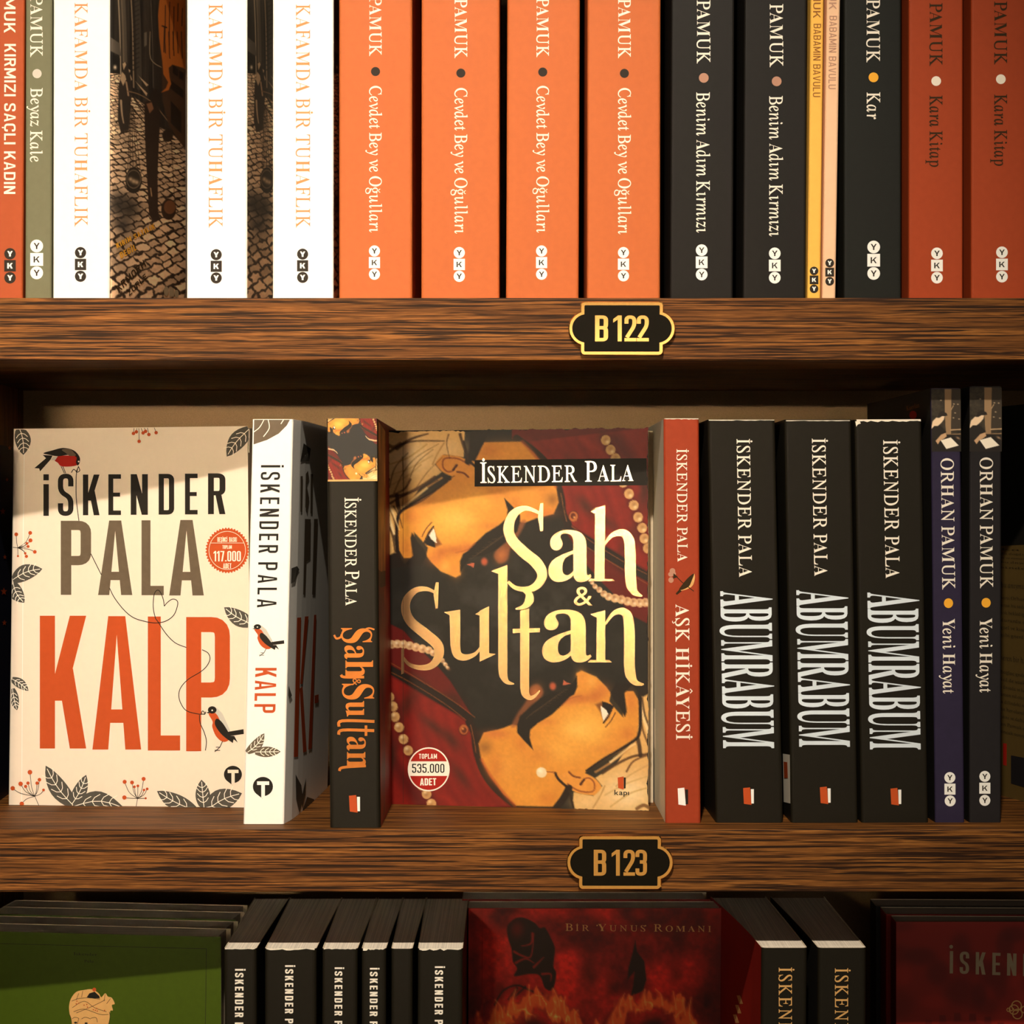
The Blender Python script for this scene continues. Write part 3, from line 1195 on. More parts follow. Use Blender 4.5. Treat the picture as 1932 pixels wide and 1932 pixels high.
for i, (l0, l1, r0, r1, tb, tc, pa, dy, ty0, ty1, lx, ly0, ly1, lab) in enumerate((
        (640.5, 639, 777, 778.5, 697, 719, 106, 135, 162, 438.5, 706.5, 463, 528, 'orange book with a dark dot, touching the last white book'),
        (795, 795, 943, 942, 858, 880.5, 110, 138, 166, 441, 866.5, 466, 532, 'second orange book from the white books'),
        (957.5, 954.5, 1094, 1092, 1012.5, 1034.5, 108, 136, 162, 439, 1021.8, 463, 528, 'third orange book from the white books'),
        (1109, 1107, 1246, 1246, 1166.5, 1189, 110, 138.5, 166, 442, 1176.3, 466, 531, 'orange book with a dark dot, next to the first charcoal book'))):
    bk = Spine((l0, 0, l1, 560), (r0, 0, r1, 560), .005 + .0006 * (i % 2), Z1, T1, M_ORANGE, lab, group='orange books of the upper row', r=.0015)
    bk.ink('author_lettering', vtext('ORHAN PAMUK', 'r', tb, tc, pa - 232, pa, 0, .02), I_CREAM)
    bk.ink('dot', [disc(tb + 11.5, dy, 8.6)], I_DARK)
    bk.ink('title_lettering', vtext('Cevdet Bey ve Oğulları', 'r', tb, tc, ty0, ty1), I_CREAM)
    yky3(bk, lx, ly0, ly1)

for l0, l1, r0, r1, tb, tc, pa, dy, ty0, ty1, lx, ly0, ly1, lab in (
        (1266, 1265, 1386.5, 1382, 1315, 1339, 120, 147, 174, 439, 1323.8, 461, 529, 'charcoal book with a dusty rose dot, beside the last orange book'),
        (1404.5, 1402, 1523, 1519, 1452.5, 1476.5, 127, 153.5, 181, 446, 1461.7, 467, 535, 'charcoal book with a dusty rose dot, beside the thin yellow book')):
    bk = Spine((l0, 0, l1, 560), (r0, 0, r1, 560), .006, Z1, T1, M_CHAR, lab, group='charcoal books of the upper row')
    bk.ink('author_lettering', vtext('ORHAN PAMUK', 'r', tb, tc, pa - 247, pa, 0, .02), I_CREAM)
    bk.ink('dot', [disc(tb + 12.8, dy, 9.2)], I_ROSE)
    bk.ink('title_lettering', vtext('Benim Adım Kırmızı', 'r', tb - 1, tc - 1, ty0, ty1), I_CREAM)
    yky3(bk, lx, ly0, ly1)

bk = Spine((1530, 0, 1523, 560), (1554, 0, 1548.5, 560), .006, Z1, Z1 + .195, M_YELLOW, 'very thin yellow book with small brown capitals')
bk.ink('author_lettering', vtext('ORHAN PAMUK', 'sans', 1536, 1550, -135, 34, -2, .17, W=.62, t=.125, h=.12, r=.25), I_BRN)
bk.ink('title_lettering', vtext('BABAMIN BAVULU', 'sans', 1535, 1549, 45, 183, -1.5, .17, W=.62, t=.125, h=.12, r=.25), I_BRN)
yky3(bk, 1535.8, 503, 553, True)
bk = Spine((1560.5, 0, 1551, 560), (1585, 0, 1577, 560), .006, Z1, Z1 + .195, M_PINK, 'very thin pale pink book with small brown capitals')
bk.ink('author_lettering', vtext('ORHAN PAMUK', 'sans', 1566, 1580, -152, 18, -2, .17, W=.62, t=.125, h=.12, r=.25), I_ROSE)
bk.ink('title_lettering', vtext('BABAMIN BAVULU', 'sans', 1565, 1579, 30, 168, -2.2, .17, W=.62, t=.125, h=.12, r=.25), I_ROSE)
yky3(bk, 1565.3, 488, 539, True)

bk = Spine((1592, 0, 1592.5, 560), (1701, 0, 1700, 560), .006, Z1, T1, M_CHAR2, 'green-black book with an amber dot and a three-letter title')
bk.ink('author_lettering', vtext('ORHAN PAMUK', 'r', 1635, 1659, -129, 118, 0, .02), I_CREAM)
bk.ink('dot', [disc(1648, 146, 9.3)], I_YEL)
bk.ink('title_lettering', vtext('Kar', 'r', 1635.5, 1659.5, 174, 225, 0, .05), I_CREAM)
yky3(bk, 1648.3, 454, 528)

for l0, l1, r0, r1, tb, tc, pa, dy, ty0, ty1, lx, ly0, ly1, lab in (
        (1714, 1715.5, 1818, 1816, 1754, 1777, 125, 153, 180, 315, 1767.7, 467, 535, 'rust red book with a white dot, beside the green-black book'),
        (1832, 1833, 1937, 1936, 1876, 1899, 122, 149.5, 178, 313, 1890.3, 465, 533, 'rust red book with a white dot, last of the upper row')):
    bk = Spine((l0, 0, l1, 560), (r0, 0, r1, 560), .006, Z1, T1, M_RUST, lab, group='rust red books of the upper row')
    bk.ink('author_lettering', vtext('ORHAN PAMUK', 'r', tb, tc, pa - 247, pa, 0, .02), I_OLIVE)
    bk.ink('dot', [disc(tb + 12.2, dy, 9.2)], I_CREAM)
    bk.ink('title_lettering', vtext('Kara Kitap', 'r', tb, tc, ty0, ty1), I_OLIVE)
    yky3(bk, lx, ly0, ly1)


# ---- middle row: the face-out white and orange novel
class Facing:
    """a book standing front cover out, its spine on the left"""
    def __init__(self, xl, yl, xr, yr, zb, zt, thick, mats, label, group=None, nz=1, f=None, nd=4, name='paperback_book', inset=.0025):
        e = Vector((xr - xl, yr - yl, 0))
        d = e.length
        e.normalize()
        n = Vector((-e.y, e.x, 0))
        self.root = empty(name, ((xl + xr) / 2 + n.x * thick / 2, (yl + yr) / 2 + n.y * thick / 2, zb), label, 'book', group)

        def M(a, b, z):
            x, y = xl + e.x * b + n.x * a, yl + e.y * b + n.y * a
            if f:
                y = f(x, z) + a
            return (x, y, z)
        self.cover = make_book(self.root, M, thick, d, zb + .0001, zt, mats, PAG_Y, 0, 0, .0009, nz=nz, nd=nd, inset=inset)
        self.front = Warp(f) if f else Plane(M(0, 0, zb), M(0, d, zb), M(0, 0, zt))

    def ink(self, name, polys, m, eps=.0001, fine=None):
        return printed(name, polys, self.front, m, self.cover, eps, fine)


XL, XR = (17 - 966) * S * 1.085, (474 - 966) * S * 1.0735
ZT2 = Z2 + .2130


def kalp_y(x, z):
    u = (x - XL) / (XR - XL)
    v = (z - Z2) / (ZT2 - Z2)
    return (.0835 + .0110 * v) * (1 - u) + (.0735 - .0150 * v) * u


kb = Facing(XL, .0835, XR, .0735, Z2, ZT2, .024, [M_KALP] * 3, 'cream white book facing out with large orange capitals, birds and leaves', nz=10, f=kalp_y, nd=10)
FN = 26.


def k1(x, y):
    return (x * .24845, 790 + y * .24845)


def k2(x, y):
    return (x * .24845, 1150 + y * .24845)


def bx(ch, f, x0, y0, x1, y1, **kw):
    a, b = f(x0, y0), f(x1, y1)
    return boxed(ch, a[0], a[1], b[0], b[1], **kw)


ps = []
for ch, x0, x1, ya, yb in (('I', 330, 371, 497, 738), ('S', 440, 558, 418, 738), ('K', 630, 757, 424, 733), ('E', 823, 919, 422, 731), ('N', 993, 1123, 421, 730), ('D', 1205, 1323, 419, 728), ('E', 1405, 1501, 417, 727), ('R', 1580, 1712, 415, 725)):
    ps += bx(ch, k1, x0, ya, x1, yb, W=.40, t=.135, h=.11, r=.15)
ps.append([k1(330, 422), k1(371, 422), k1(371, 468), k1(330, 468)])
kb.ink('author_lettering', ps, I_BLACK, fine=FN)
ps = []
for ch, x0, x1, ya, yb in (('P', 462, 692, 775, 1337), ('A', 745, 1005, 773, 1339), ('L', 1075, 1244, 771, 1340), ('A', 1285, 1548, 769, 1342)):
    ps += bx(ch, k1, x0, ya, x1, yb, W=.41, t=.142, h=.125, r=.16)
kb.ink('author_lettering', ps, I_TAUPE, fine=FN)
ps = []
for ch, x0, x1, ya, yb in (('K', 303, 657, 47, 1055), ('A', 702, 1072, 50, 1063), ('L', 1123, 1368, 53, 1070), ('P', 1414, 1746, 57, 1075)):
    ps += bx(ch, k2, x0, ya, x1, yb, W=.34, t=.117, h=.112, r=.15)
kb.ink('title_lettering', ps, I_RED, fine=FN)


def leaf(p0, p1, w_, bend=0., n=9):
    p0, p1 = np.array(p0, float), np.array(p1, float)
    d = p1 - p0
    L = np.hypot(*d)
    d /= L
    nn = np.array((-d[1], d[0]))
    a, b = [], []
    for i in range(n + 1):
        t = i / n
        c = p0 + d * L * t + nn * bend * math.sin(math.pi * t)
        h = w_ * math.sin(math.pi * min(1, .12 + t * .88)) ** .8 * (1 if t < 1 else 0)
        a.append(tuple(c + nn * h))
        b.append(tuple(c - nn * h))
    veins = [[tuple(p0 + d * L * t + nn * bend * math.sin(math.pi * t)) for t in np.linspace(.02, .93, 6)]]
    for t in (.2, .38, .56, .72):
        for s_ in (1, -1):
            c = p0 + d * L * t + nn * bend * math.sin(math.pi * t)
            e = c + d * L * .16 + nn * s_ * w_ * .72
            m_ = c + d * L * .05 + nn * s_ * w_ * .4
            veins.append([tuple(c), tuple(m_), tuple(e)])
    return a + b[::-1], veins


def leaves(bk, specs, f, surf=None, vw=1.3, m=None, clip=None, fine=FN):
    P, Vn = [], []
    for p0, p1, w_, bend in specs:
        o, v = leaf(f(*p0), f(*p1), w_, bend)
        if clip:
            o = [clip(q) for q in o]
            v = [[clip(q) for q in s] for s in v]
        P.append(o)
        for s in v:
            Vn += strip(s, vw)
    lf = printed('leaf_print', P, surf or bk.front, m or I_LEAF, bk.cover, .00012, fine)
    printed('leaf_veins_print', Vn, surf or bk.front, I_CREAM, lf, .00018, None)


def below(lim):
    return lambda q: (q[0], min(q[1], lim(q[0])))


kbot = below(lambda x: 1519.5 + x * .0105)
leaves(kb, [((560, 1490), (347, 1185), 17, -5), ((545, 1480), (655, 1255), 13, 3), ((555, 1500), (935, 1505), 19, -12)], k2, clip=kbot)
leaves(kb, [((1480, 1525), (1192, 1378), 16, -3), ((1550, 1510), (1530, 1292), 14, 0), ((1560, 1535), (1838, 1395), 21, -6)], k2, clip=lambda q: kbot((min(q[0], 459), q[1])))
leaves(kb, [((95, 1225), (322, 1140), 15, -5), ((100, 1250), (185, 1398), 13, 4)], k1, clip=lambda q: (max(q[0], 22.5), q[1]))
leaves(kb, [((88, 525), (217, 617), 9, -2), ((95, 600), (130, 765), 9, 1)], k2, clip=lambda q: (max(q[0], 21.5), q[1]))
for sp_ in ([((150, 70), (178, 275), 15, -3)], [((1900, 75), (1722, 288), 16, 4), ((1925, 80), (1905, 270), 7, 0)]):
    leaves(kb, sp_, k1, clip=lambda q: (min(max(q[0], 24), 470), max(q[1], 811 - q[0] * .016)))
leaves(kb, [((1925, 1560), (1702, 1432), 15, -4)], k1, clip=lambda q: (min(q[0], 470), q[1]))
# berries
st_, be = [], []


def flush():
    kb.ink('stem_print', st_, I_DARK, .00012, FN)
    kb.ink('berry_print', be, I_RED, .00016)
    st_.clear()
    be.clear()


def umbel(f, root, ends, r, foot):
    for (x, y), rr in zip(ends, r):
        a, b = f(*root), f(x, y)
        m_ = (a[0] * .35 + b[0] * .65 + 0, a[1] * .62 + b[1] * .38)
        st_.extend(strip(spline([a, m_, b], 5), 1.0))
        be.append(disc(b[0], b[1], rr, n=14))
    st_.extend(strip([f(*root), f(*foot)], 1.0))
    flush()


umbel(k2, (265, 1418), [(228, 1235), (157, 1323), (97, 1357), (213, 1318), (195, 1343), (282, 1318), (300, 1292), (331, 1370), (166, 1475)], [4.4, 4.2, 4.2, 3.2, 3, 3.2, 3.4, 2.6, 4.2], (296, 1490))
umbel(k2, (1045, 1435), [(947, 1308), (1003, 1313), (1021, 1346), (1047, 1339), (1091, 1286), (1094, 1370), (1118, 1362), (945, 1427), (1107, 1433)], [3.8, 3.6, 2.6, 2.6, 3.8, 2.4, 2.6, 4, 2], (1033, 1503))
umbel(k1, (135, 980), [(124, 878), (230, 867), (232, 924), (205, 947), (214, 970), (265, 1011), (192, 1022), (201, 1045), (137, 1043)], [3.6, 3.6, 3.8, 2.6, 2.8, 3.4, 2.4, 3, 2], (98, 976))
for x0, y0, x1, y1 in ((1018, 72, 1014, 112), (1040, 72, 1036, 100), (1055, 72, 1057, 172), (1072, 72, 1087, 108), (1098, 70, 1106, 96), (1120, 70, 1131, 120), (1172, 68, 1186, 106)):
    st_.extend(strip([k1(x0, y0), k1(x1, y1)], 1.0))
    be.append(disc(*k1(x1, y1), 3.3, n=14))
flush()
# the thread
thr = []
for f, pts in ((k1, [(590, 385), (580, 430), (578, 560), (585, 660), (600, 775)]), (k1, [(690, 1025), (770, 1185)]),
               (k1, [(832, 1285), (870, 1360), (940, 1450), (1010, 1508), (1090, 1536), (1180, 1551), (1260, 1536), (1320, 1491), (1348, 1420), (1345, 1382), (1310, 1370), (1270, 1397), (1248, 1424)]),
               (k1, [(1248, 1424), (1240, 1370), (1215, 1312), (1190, 1304), (1170, 1340), (1164, 1430), (1180, 1510), (1200, 1541), (1260, 1631), (1330, 1701), (1415, 1737)]),
               (k2, [(1535, 305), (1580, 330), (1595, 375), (1570, 430), (1520, 475), (1430, 530), (1375, 590), (1358, 650), (1375, 715), (1420, 770), (1520, 795), (1560, 790)]),
               (k2, [(1515, 800), (1520, 860), (1550, 930), (1568, 1000), (1560, 1070)]), (k1, [(595, 360), (606, 395), (580, 405), (596, 365)]), (k1, [(580, 400), (560, 385), (542, 410)]),
               (k2, [(1560, 790), (1540, 770), (1530, 790), (1555, 795), (1562, 775)])):
    thr += strip(spline([f(*p) for p in pts], 5), 1.5)
kb.ink('thread_print', thr, I_DARK, .00018, FN)


def bird(bk, f, surf=None, par=None):
    """the small red-breasted bird, drawn in the pixels of the cover close-up"""
    def P(name, polys, m, e):
        return printed(name, [[f(*p) for p in q] for q in polys], surf or bk.front, m, bk.cover, e, None)
    P('bird_print', [[(1645, 745), (1690, 790), (1740, 900), (1750, 930), (1690, 900), (1640, 800)]], I_GREYDOT, .00014)
    P('bird_print', [spline([(1585, 790), (1640, 790), (1680, 860), (1720, 930), (1735, 990), (1690, 1003), (1640, 960), (1612, 890), (1615, 850)], 4, True)], I_RED, .00016)
    P('bird_print', [disc(1612, 762, 33, 28), [(1590, 775), (1565, 782), (1590, 790)], spline([(1650, 828), (1690, 860), (1740, 940), (1770, 1010), (1690, 955), (1640, 890), (1632, 850)], 4, True),
                     [(1720, 930), (1850, 908), (1852, 945), (1740, 960)], [(1735, 960), (1780, 960), (1806, 1010), (1775, 985), (1765, 1015)]] +
      strip([(1690, 1000), (1670, 1045), (1630, 1080)], 5) + strip([(1668, 1045), (1640, 1045)], 5) + strip([(1672, 1070), (1630, 1068)], 5), I_BLACK, .0002)
    P('bird_eye_print', [disc(1612, 765, 6)], I_CREAM, .00026)


bird(kb, k2)


def P1(name, polys, m, e):
    return printed(name, [[k1(*p) for p in q] for q in polys], kb.front, m, kb.cover, e, None)


P1('bird_print', [spline([(415, 315), (440, 285), (520, 280), (585, 290), (595, 340), (560, 360), (470, 362), (440, 335)], 4, True)], I_CRIM, .00016)
P1('bird_print', [spline([(330, 262), (400, 240), (480, 222), (560, 240), (605, 290), (605, 335), (590, 355), (578, 330), (580, 290), (520, 275), (440, 285), (380, 275)], 4, True),
                  [(325, 275), (400, 280), (385, 310), (305, 400), (298, 378), (262, 375), (350, 300)]] + strip([(465, 362), (490, 415)], 5) + strip([(478, 362), (500, 415)], 5), I_BLACK, .0002)
P1('bird_print', [[(405, 285), (438, 288), (420, 315), (385, 315)]], I_GREYDOT, .00023)
P1('bird_print', [spline([(470, 235), (530, 230), (570, 265), (575, 280), (530, 282), (500, 260)], 4, True)], I_TAUPE, .00024)
P1('bird_eye_print', [disc(598, 325, 6)], I_CREAM, .00026)


def t_logo(bk, cx, cy, r, surf=None):
    lg = printed('publisher_logo', [disc(cx, cy, r, r * .96, 28), [(cx - r * .62, cy + r * .75), (cx, cy + r * .9), (cx - r * .05, cy + r * 1.2)]], surf or bk.front, I_BLACK, bk.cover, .00012)
    printed('logo_letters', [[(cx - r * .58, cy - r * .52), (cx + r * .62, cy - r * .52), (cx + r * .62, cy - r * .16), (cx + r * .2, cy - r * .16), (cx + r * .2, cy + r * 1.15), (cx - r * .16, cy + r * 1.15), (cx - r * .16, cy - r * .16), (cx - r * .58, cy - r * .16)],
                             ], surf or bk.front, M_KALP if bk is kb else M_WHITE, lg, .0002)


t_logo(kb, *k2(1769, 1252), 17)
bc = k1(1726, 1000)
bd = kb.ink('badge', [[(bc[0] + (40 + (1.6 if i % 2 else -1.6)) * math.cos(math.pi * i / 44), bc[1] + (42 + (1.6 if i % 2 else -1.6)) * math.sin(math.pi * i / 44)) for i in range(88)]], I_RED, .00012)
ps = strip(disc(bc[0], bc[1], 34.5, 36, 40), .8, True) + strip([(bc[0] - 31, bc[1] - 14), (bc[0] + 31, bc[1] - 14)], .8)
ps += put('BEŞİNCİ BASKI', 'sans', k1(1652, 935), (36.5, 0), (0, -8.6), .09, W=.34, t=.12, h=.11) + put('TOPLAM', 'sans', k1(1690, 988), (17.5, 0), (0, -6.8), .09, W=.36, t=.13, h=.12)
ps += put('117.000', 'sans', k1(1622, 1083), (51.5, 0), (0, -19.5), .07, W=.36, t=.125, h=.10, r=.16) + put('ADET', 'sans', k1(1695, 1137), (15.5, 0), (0, -9.6), .08, W=.36, t=.13, h=.11)
printed('badge_lettering', ps, kb.front, I_CREAM, bd, .0002)
kb.ink('hinge_crease', strip([(46.5, 813), (44, 1000), (41, 1519)], .9), I_WHITE, .00012, FN)

# ---- middle row: white and orange novel, spine out
wk = Spine((478, 790, 457.5, 1555), (552, 790, 537.5, 1555), .017, Z2, Z2 + .2148, M_WHITE,
           'white book spine out with narrow black capitals, orange title and a small bird', dl=.0115, dr=.0100, ex=.62)
wk.ink('author_lettering', vtext('İSKENDER PALA', 'sans', 492.5, 529, 877.5, 1146, -7.5, .24, W=.42, t=.125, h=.11, r=.15, space=.25), I_BLACK)
wk.ink('title_lettering', vtext('KALP', 'sans', 482, 522, 1260, 1345, -2.5, .15, W=.40, t=.125, h=.12, r=.15), I_RED)
bird(wk, lambda x, y: (440 + .2174 * (165 + (x - 1565) * .97), 1160 + .2174 * (90 + (y - 745) * .80)))
leaves(wk, [((120, 1195), (270, 1028), 10, 4), ((190, 1190), (412, 1187), 10, 0)], lambda x, y: (440 + x * .2174, 1160 + y * .2174), m=I_TAUPE, fine=None)
lf_ = wk.ink('leaf_print', [[(479.5, 792), (547, 792), (541, 803), (526, 818), (504, 830), (478.5, 838.5)]], I_TAUPE)
printed('leaf_veins_print', strip(spline([(479, 815), (490, 806), (498, 792)], 4), 1.6) + strip(spline([(497, 824), (508, 808), (506, 792)], 4), 1.6) + strip(spline([(530, 800), (535, 792)], 3), 1.6), wk.front, I_CREAM, lf_, .00018)
t_logo(wk, 440 + 258 * .2174, 1160 + 1490 * .2174, 19)


def side_k(x, y):
    return (440 + x * .2174, 1160 + y * .2174)


def sd(polys):
    return [[side_k(*p) for p in q] for q in polys]


wk.ink('side_title_print', sd([[(553, 25), (588, 22), (560, 1230), (525, 1235)], [(620, 15), (652, 12), (600, 600), (580, 600)], [(575, 640), (600, 620), (635, 1185), (605, 1195)],
                               [(700, 0), (720, 0), (680, 1160), (650, 1170)], [(705, 700), (740, 690), (738, 760), (705, 770)]]), I_RED, wk.right)
sk3 = lambda x, y: (440 + x * .207, 770 + y * .207)
wk.ink('side_author_print', [[sk3(*p) for p in q] for q in ([(612, 620), (632, 620), (625, 945), (610, 945)], [(660, 600), (680, 570), (690, 640), (668, 700), (690, 820), (672, 960), (655, 900)], [(705, 600), (725, 600), (720, 960), (702, 960)],
                                                           [(652, 1010), (705, 1012), (700, 1370), (665, 1400), (655, 1700), (636, 1700)], [(735, 1010), (770, 1010), (745, 1700), (718, 1700)])], I_TAUPE, wk.right)
for q in ([(540, 1385), (590, 1480), (605, 1600), (575, 1720), (545, 1600)], [(630, 1415), (625, 1560), (600, 1680), (590, 1600)], [(600, 1700), (640, 1580), (700, 1600), (705, 1640), (615, 1700)], [(480, 615), (508, 700), (485, 730), (476, 700)]):
    wk.ink('side_leaf_print', sd([q]), I_LEAF, wk.right)
for q in ([(530, 1460), (580, 1440), (600, 1470), (560, 1580), (525, 1600)], [(640, 320), (705, 370), (690, 480), (660, 480), (610, 490)]):
    wk.ink('side_leaf_print', [[sk3(*p) for p in q]], I_LEAF, wk.right)


# ---- the two-portrait novel: a painted cover of two turbaned men
def c7(x, y):
    return (600 + x * .21739, 1160 + y * .21739)


def c8(x, y):
    return (880 + x * .21739, 1160 + y * .21739)


def two_men(P, mini=False):
    """generic painting of two bearded men in turbans, one the half-turn of the other"""
    base = P.T

    def man(T, f7, f8, lower):
        def use(f):
            P.T = lambda p: T(f(*p))
        use(f7)
        P.poly([(560, 60), (740, 150), (900, 330), (1050, 480), (1150, 600), (1330, 890), (1400, 1230), (1560, 1500), (1800, 1720), (1800, 1800), (560, 1800)], (98, 16, 9), 12)
        P.poly([(560, 520), (1200, 900), (1310, 980), (1350, 1260), (1420, 1420), (1640, 1690), (560, 1800)], (132, 22, 12), 14)
        for i in range(14):
            x = 600 + 60 * i
            P.stroke([(x - 40, 560 + 36 * i), (x + 30, 900 + 30 * i), (x + 160, 1300 + 20 * i), (x + 330, 1700)], 38 + 9 * (i % 3), (70, 10, 7) if i % 2 else (160, 34, 18), soft=60, a=.10 + .06 * ((i * 7) % 3))
        P.stroke([(600, 1100), (700, 1400), (900, 1700)], 110, (60, 9, 7), soft=90, a=.55)
        P.stroke([(700, 1250), (900, 1500), (1200, 1700)], 40, (180, 46, 24), soft=60, a=.3)
        for c, rx, ry, rt in (((1160, 1120), 120, 50, .9), ((1000, 1000), 150, 40, .7), ((780, 800), 60, 150, .4), ((1240, 1440), 40, 150, -.6), ((640, 1300), 40, 200, .2), ((880, 620), 160, 50, .7), ((1180, 760), 90, 60, .7)):
            P.blob(c, rx, ry, (52, 30, 14), .6, rt)
        P.poly([(560, 420), (700, 500), (1100, 720), (1355, 915), (1345, 965), (1290, 940), (1000, 770), (560, 500)], (34, 22, 13), 5)
        P.stroke([(560, 400), (850, 570), (1180, 780), (1360, 915)], 9, (136, 74, 30), soft=6, a=.75)
        P.stroke([(560, 490), (780, 600), (1100, 800), (1310, 965)], 8, (136, 74, 30), soft=6, a=.75)
        P.stroke([(1310, 960), (1360, 1060), (1375, 1200), (1440, 1400), (1560, 1560), (1760, 1720)], 62, (36, 22, 14), soft=10)
        P.stroke([(1325, 985), (1350, 1100), (1372, 1230)], 8, (140, 80, 34), soft=6, a=.8)
        P.poly(disc(1265, 1030, 44, 50), (88, 30, 14), 12)
        P.poly(disc(1265, 1026, 38, 44), (176, 96, 42), 8)
        P.poly(disc(1268, 1032, 22, 26), (92, 36, 16), 8)
        P.blob((1258, 1020), 9, 9, (226, 160, 88))
        for x, y in ((620, 745), (650, 830), (668, 922), (704, 1015), (742, 1120), (783, 1220), (835, 1320), (880, 1430), (900, 1530), (943, 1605), (985, 1690)):
            P.blob((x + 16, y + 20), 52, 52, (40, 12, 8), .55)
            P.poly(disc(x, y, 42, 45), (206, 156, 96), 7)
            P.blob((x - 4, y + 4), 20, 20, (150, 100, 58), .7)
            P.blob((x - 14, y - 16), 16, 16, (246, 214, 164), .8)
        for i, (x, y) in enumerate(((560, 262), (600, 270), (640, 275), (690, 272), (742, 275), (795, 285), (850, 300), (905, 312), (960, 325), (1000, 350), (1040, 385), (1078, 415), (1105, 450), (1125, 480))):
            r = 38 if i < 8 else 38 - (i - 7) * 4
            P.poly(disc(x, y, r, r), (216, 172, 122), 7)
            P.blob((x + 8, y + 10), 16, 16, (150, 96, 62), .7)
            P.blob((x - 8, y - 10), 12, 12, (250, 226, 190), .8)
        use(f8)
        # turban cloth
        P.poly([(1500, 690), (1640, 600), (1640, 1800), (920, 1800), (930, 1560), (1100, 1590), (1180, 1500), (1120, 1430), (1300, 1310), (1440, 1100), (1485, 1060)], (226, 176, 104), 8)
        P.blob((1400, 1560), 230, 170, (252, 226, 172), .85)
        P.blob((1050, 1650), 140, 80, (240, 200, 136), .7)
        for q, wd, c in (([(1180, 1390), (1300, 1310), (1440, 1240), (1580, 1215)], 22, (74, 46, 22)), ([(1390, 1370), (1450, 1280), (1580, 1220)], 16, (96, 60, 28)),
                         ([(1120, 1380), (1260, 1290), (1400, 1180), (1470, 1120)], 18, (190, 134, 70)), ([(1250, 1290), (1400, 1170), (1460, 1130)], 20, (250, 220, 160)),
                         ([(1300, 1500), (1420, 1400), (1580, 1310)], 12, (206, 160, 96)), ([(1200, 1580), (1400, 1470), (1600, 1400)], 12, (214, 170, 104)),
                         ([(1250, 1680), (1420, 1560), (1600, 1500)], 12, (206, 160, 92)), ([(1100, 1690), (1160, 1590), (1200, 1500)], 12, (190, 140, 78)),
                         ([(1510, 700), (1530, 860), (1590, 1060)], 26, (248, 218, 160)), ([(1525, 730), (1550, 880), (1600, 1000)], 16, (66, 42, 20)), ([(1500, 800), (1530, 1000), (1590, 1160)], 16, (90, 58, 26)),
                         ([(1480, 1060), (1500, 1140), (1510, 1230)], 34, (50, 32, 16)), ([(1480, 1690), (1540, 1660), (1600, 1690)], 30, (120, 80, 40))):
            P.stroke(q, wd, c, soft=10, a=.85)
        # face and neck
        P.poly([(105, 1150), (150, 1050), (300, 1015), (400, 975), (560, 1000), (620, 950), (740, 870), (830, 790), (900, 715), (950, 650), (955, 520), (1000, 495), (1130, 550), (1210, 630), (1255, 690), (1240, 760), (1280, 810), (1360, 900), (1350, 720), (1380, 670),
                (1450, 670), (1490, 740), (1500, 900), (1480, 1060), (1440, 1095), (1300, 1190), (1180, 1260), (1080, 1340), (1030, 1390), (1120, 1440), (1175, 1510), (1110, 1585), (960, 1565), (870, 1520), (780, 1690), (430, 1690), (320, 1590), (200, 1430), (130, 1300)], (226, 148, 52), 10)
        for c, rx, ry, col, a in (((1060, 1000), 240, 190, (250, 186, 78), .9), ((800, 1200), 170, 110, (246, 176, 70), .8), ((320, 1350), 150, 130, (236, 160, 66), .6), ((560, 1600), 170, 90, (240, 162, 58), .7),
                                  ((250, 1060), 120, 40, (196, 100, 52), .55), ((640, 1240), 120, 70, (206, 122, 46), .45), ((1180, 660), 70, 60, (206, 112, 52), .5), ((1430, 760), 50, 100, (206, 118, 48), .6),
                                  ((1000, 560), 50, 70, (232, 150, 62), .7), ((890, 760), 60, 40, (190, 96, 50), .5), ((1300, 1080), 110, 90, (224, 140, 50), .5), ((160, 1180), 60, 60, (120, 76, 34), .6)):
            P.blob(c, rx, ry, col, a)
        for c, rx, ry, col, a in (((1000, 740), 90, 40, (186, 92, 42), .6), ((1120, 720), 60, 50, (176, 84, 38), .5), ((700, 950), 90, 30, (206, 122, 50), .5), ((1400, 1040), 60, 60, (202, 116, 44), .6), ((1210, 1180), 150, 40, (214, 134, 52), .5),
                                  ((480, 1130), 60, 70, (206, 118, 46), .5), ((250, 1350), 60, 120, (196, 104, 38), .4), ((700, 1620), 90, 60, (204, 116, 40), .45), ((1090, 590), 40, 50, (246, 176, 84), .6), ((960, 1010), 120, 70, (252, 196, 92), .6)):
            P.blob(c, rx, ry, col, a)
        P.stroke([(130, 1290), (200, 1420), (330, 1590), (420, 1690)], 26, (176, 74, 28), soft=20, a=.6)
        # beard: chin strip, moustache, lips
        P.poly([(390, 990), (440, 880), (520, 760), (550, 650), (620, 620), (668, 680), (640, 745), (560, 810), (500, 890), (440, 985)], (150, 84, 46), 24, .75, True)
        P.blob((600, 690), 50, 70, (196, 112, 56), .8, .4)
        P.poly([(440, 990), (465, 900), (560, 815), (650, 735), (760, 690), (870, 670), (925, 600), (960, 540), (962, 640), (935, 705), (900, 725), (830, 800), (740, 885), (620, 960), (555, 1020), (548, 1090), (578, 1195), (500, 1115), (440, 1045)], (30, 23, 15), 10)
        for i in range(8):
            P.stroke([(520 + 40 * i, 920 - 30 * i), (600 + 36 * i, 850 - 26 * i), (690 + 28 * i, 830 - 24 * i)], 7, (92, 66, 40), 2, soft=6, a=.5)
        P.blob((750, 635), 30, 36, (190, 88, 54), 1., 0, 2)
        P.poly([(835, 625), (845, 580), (870, 600), (905, 610), (860, 622)], (196, 98, 66), 6)
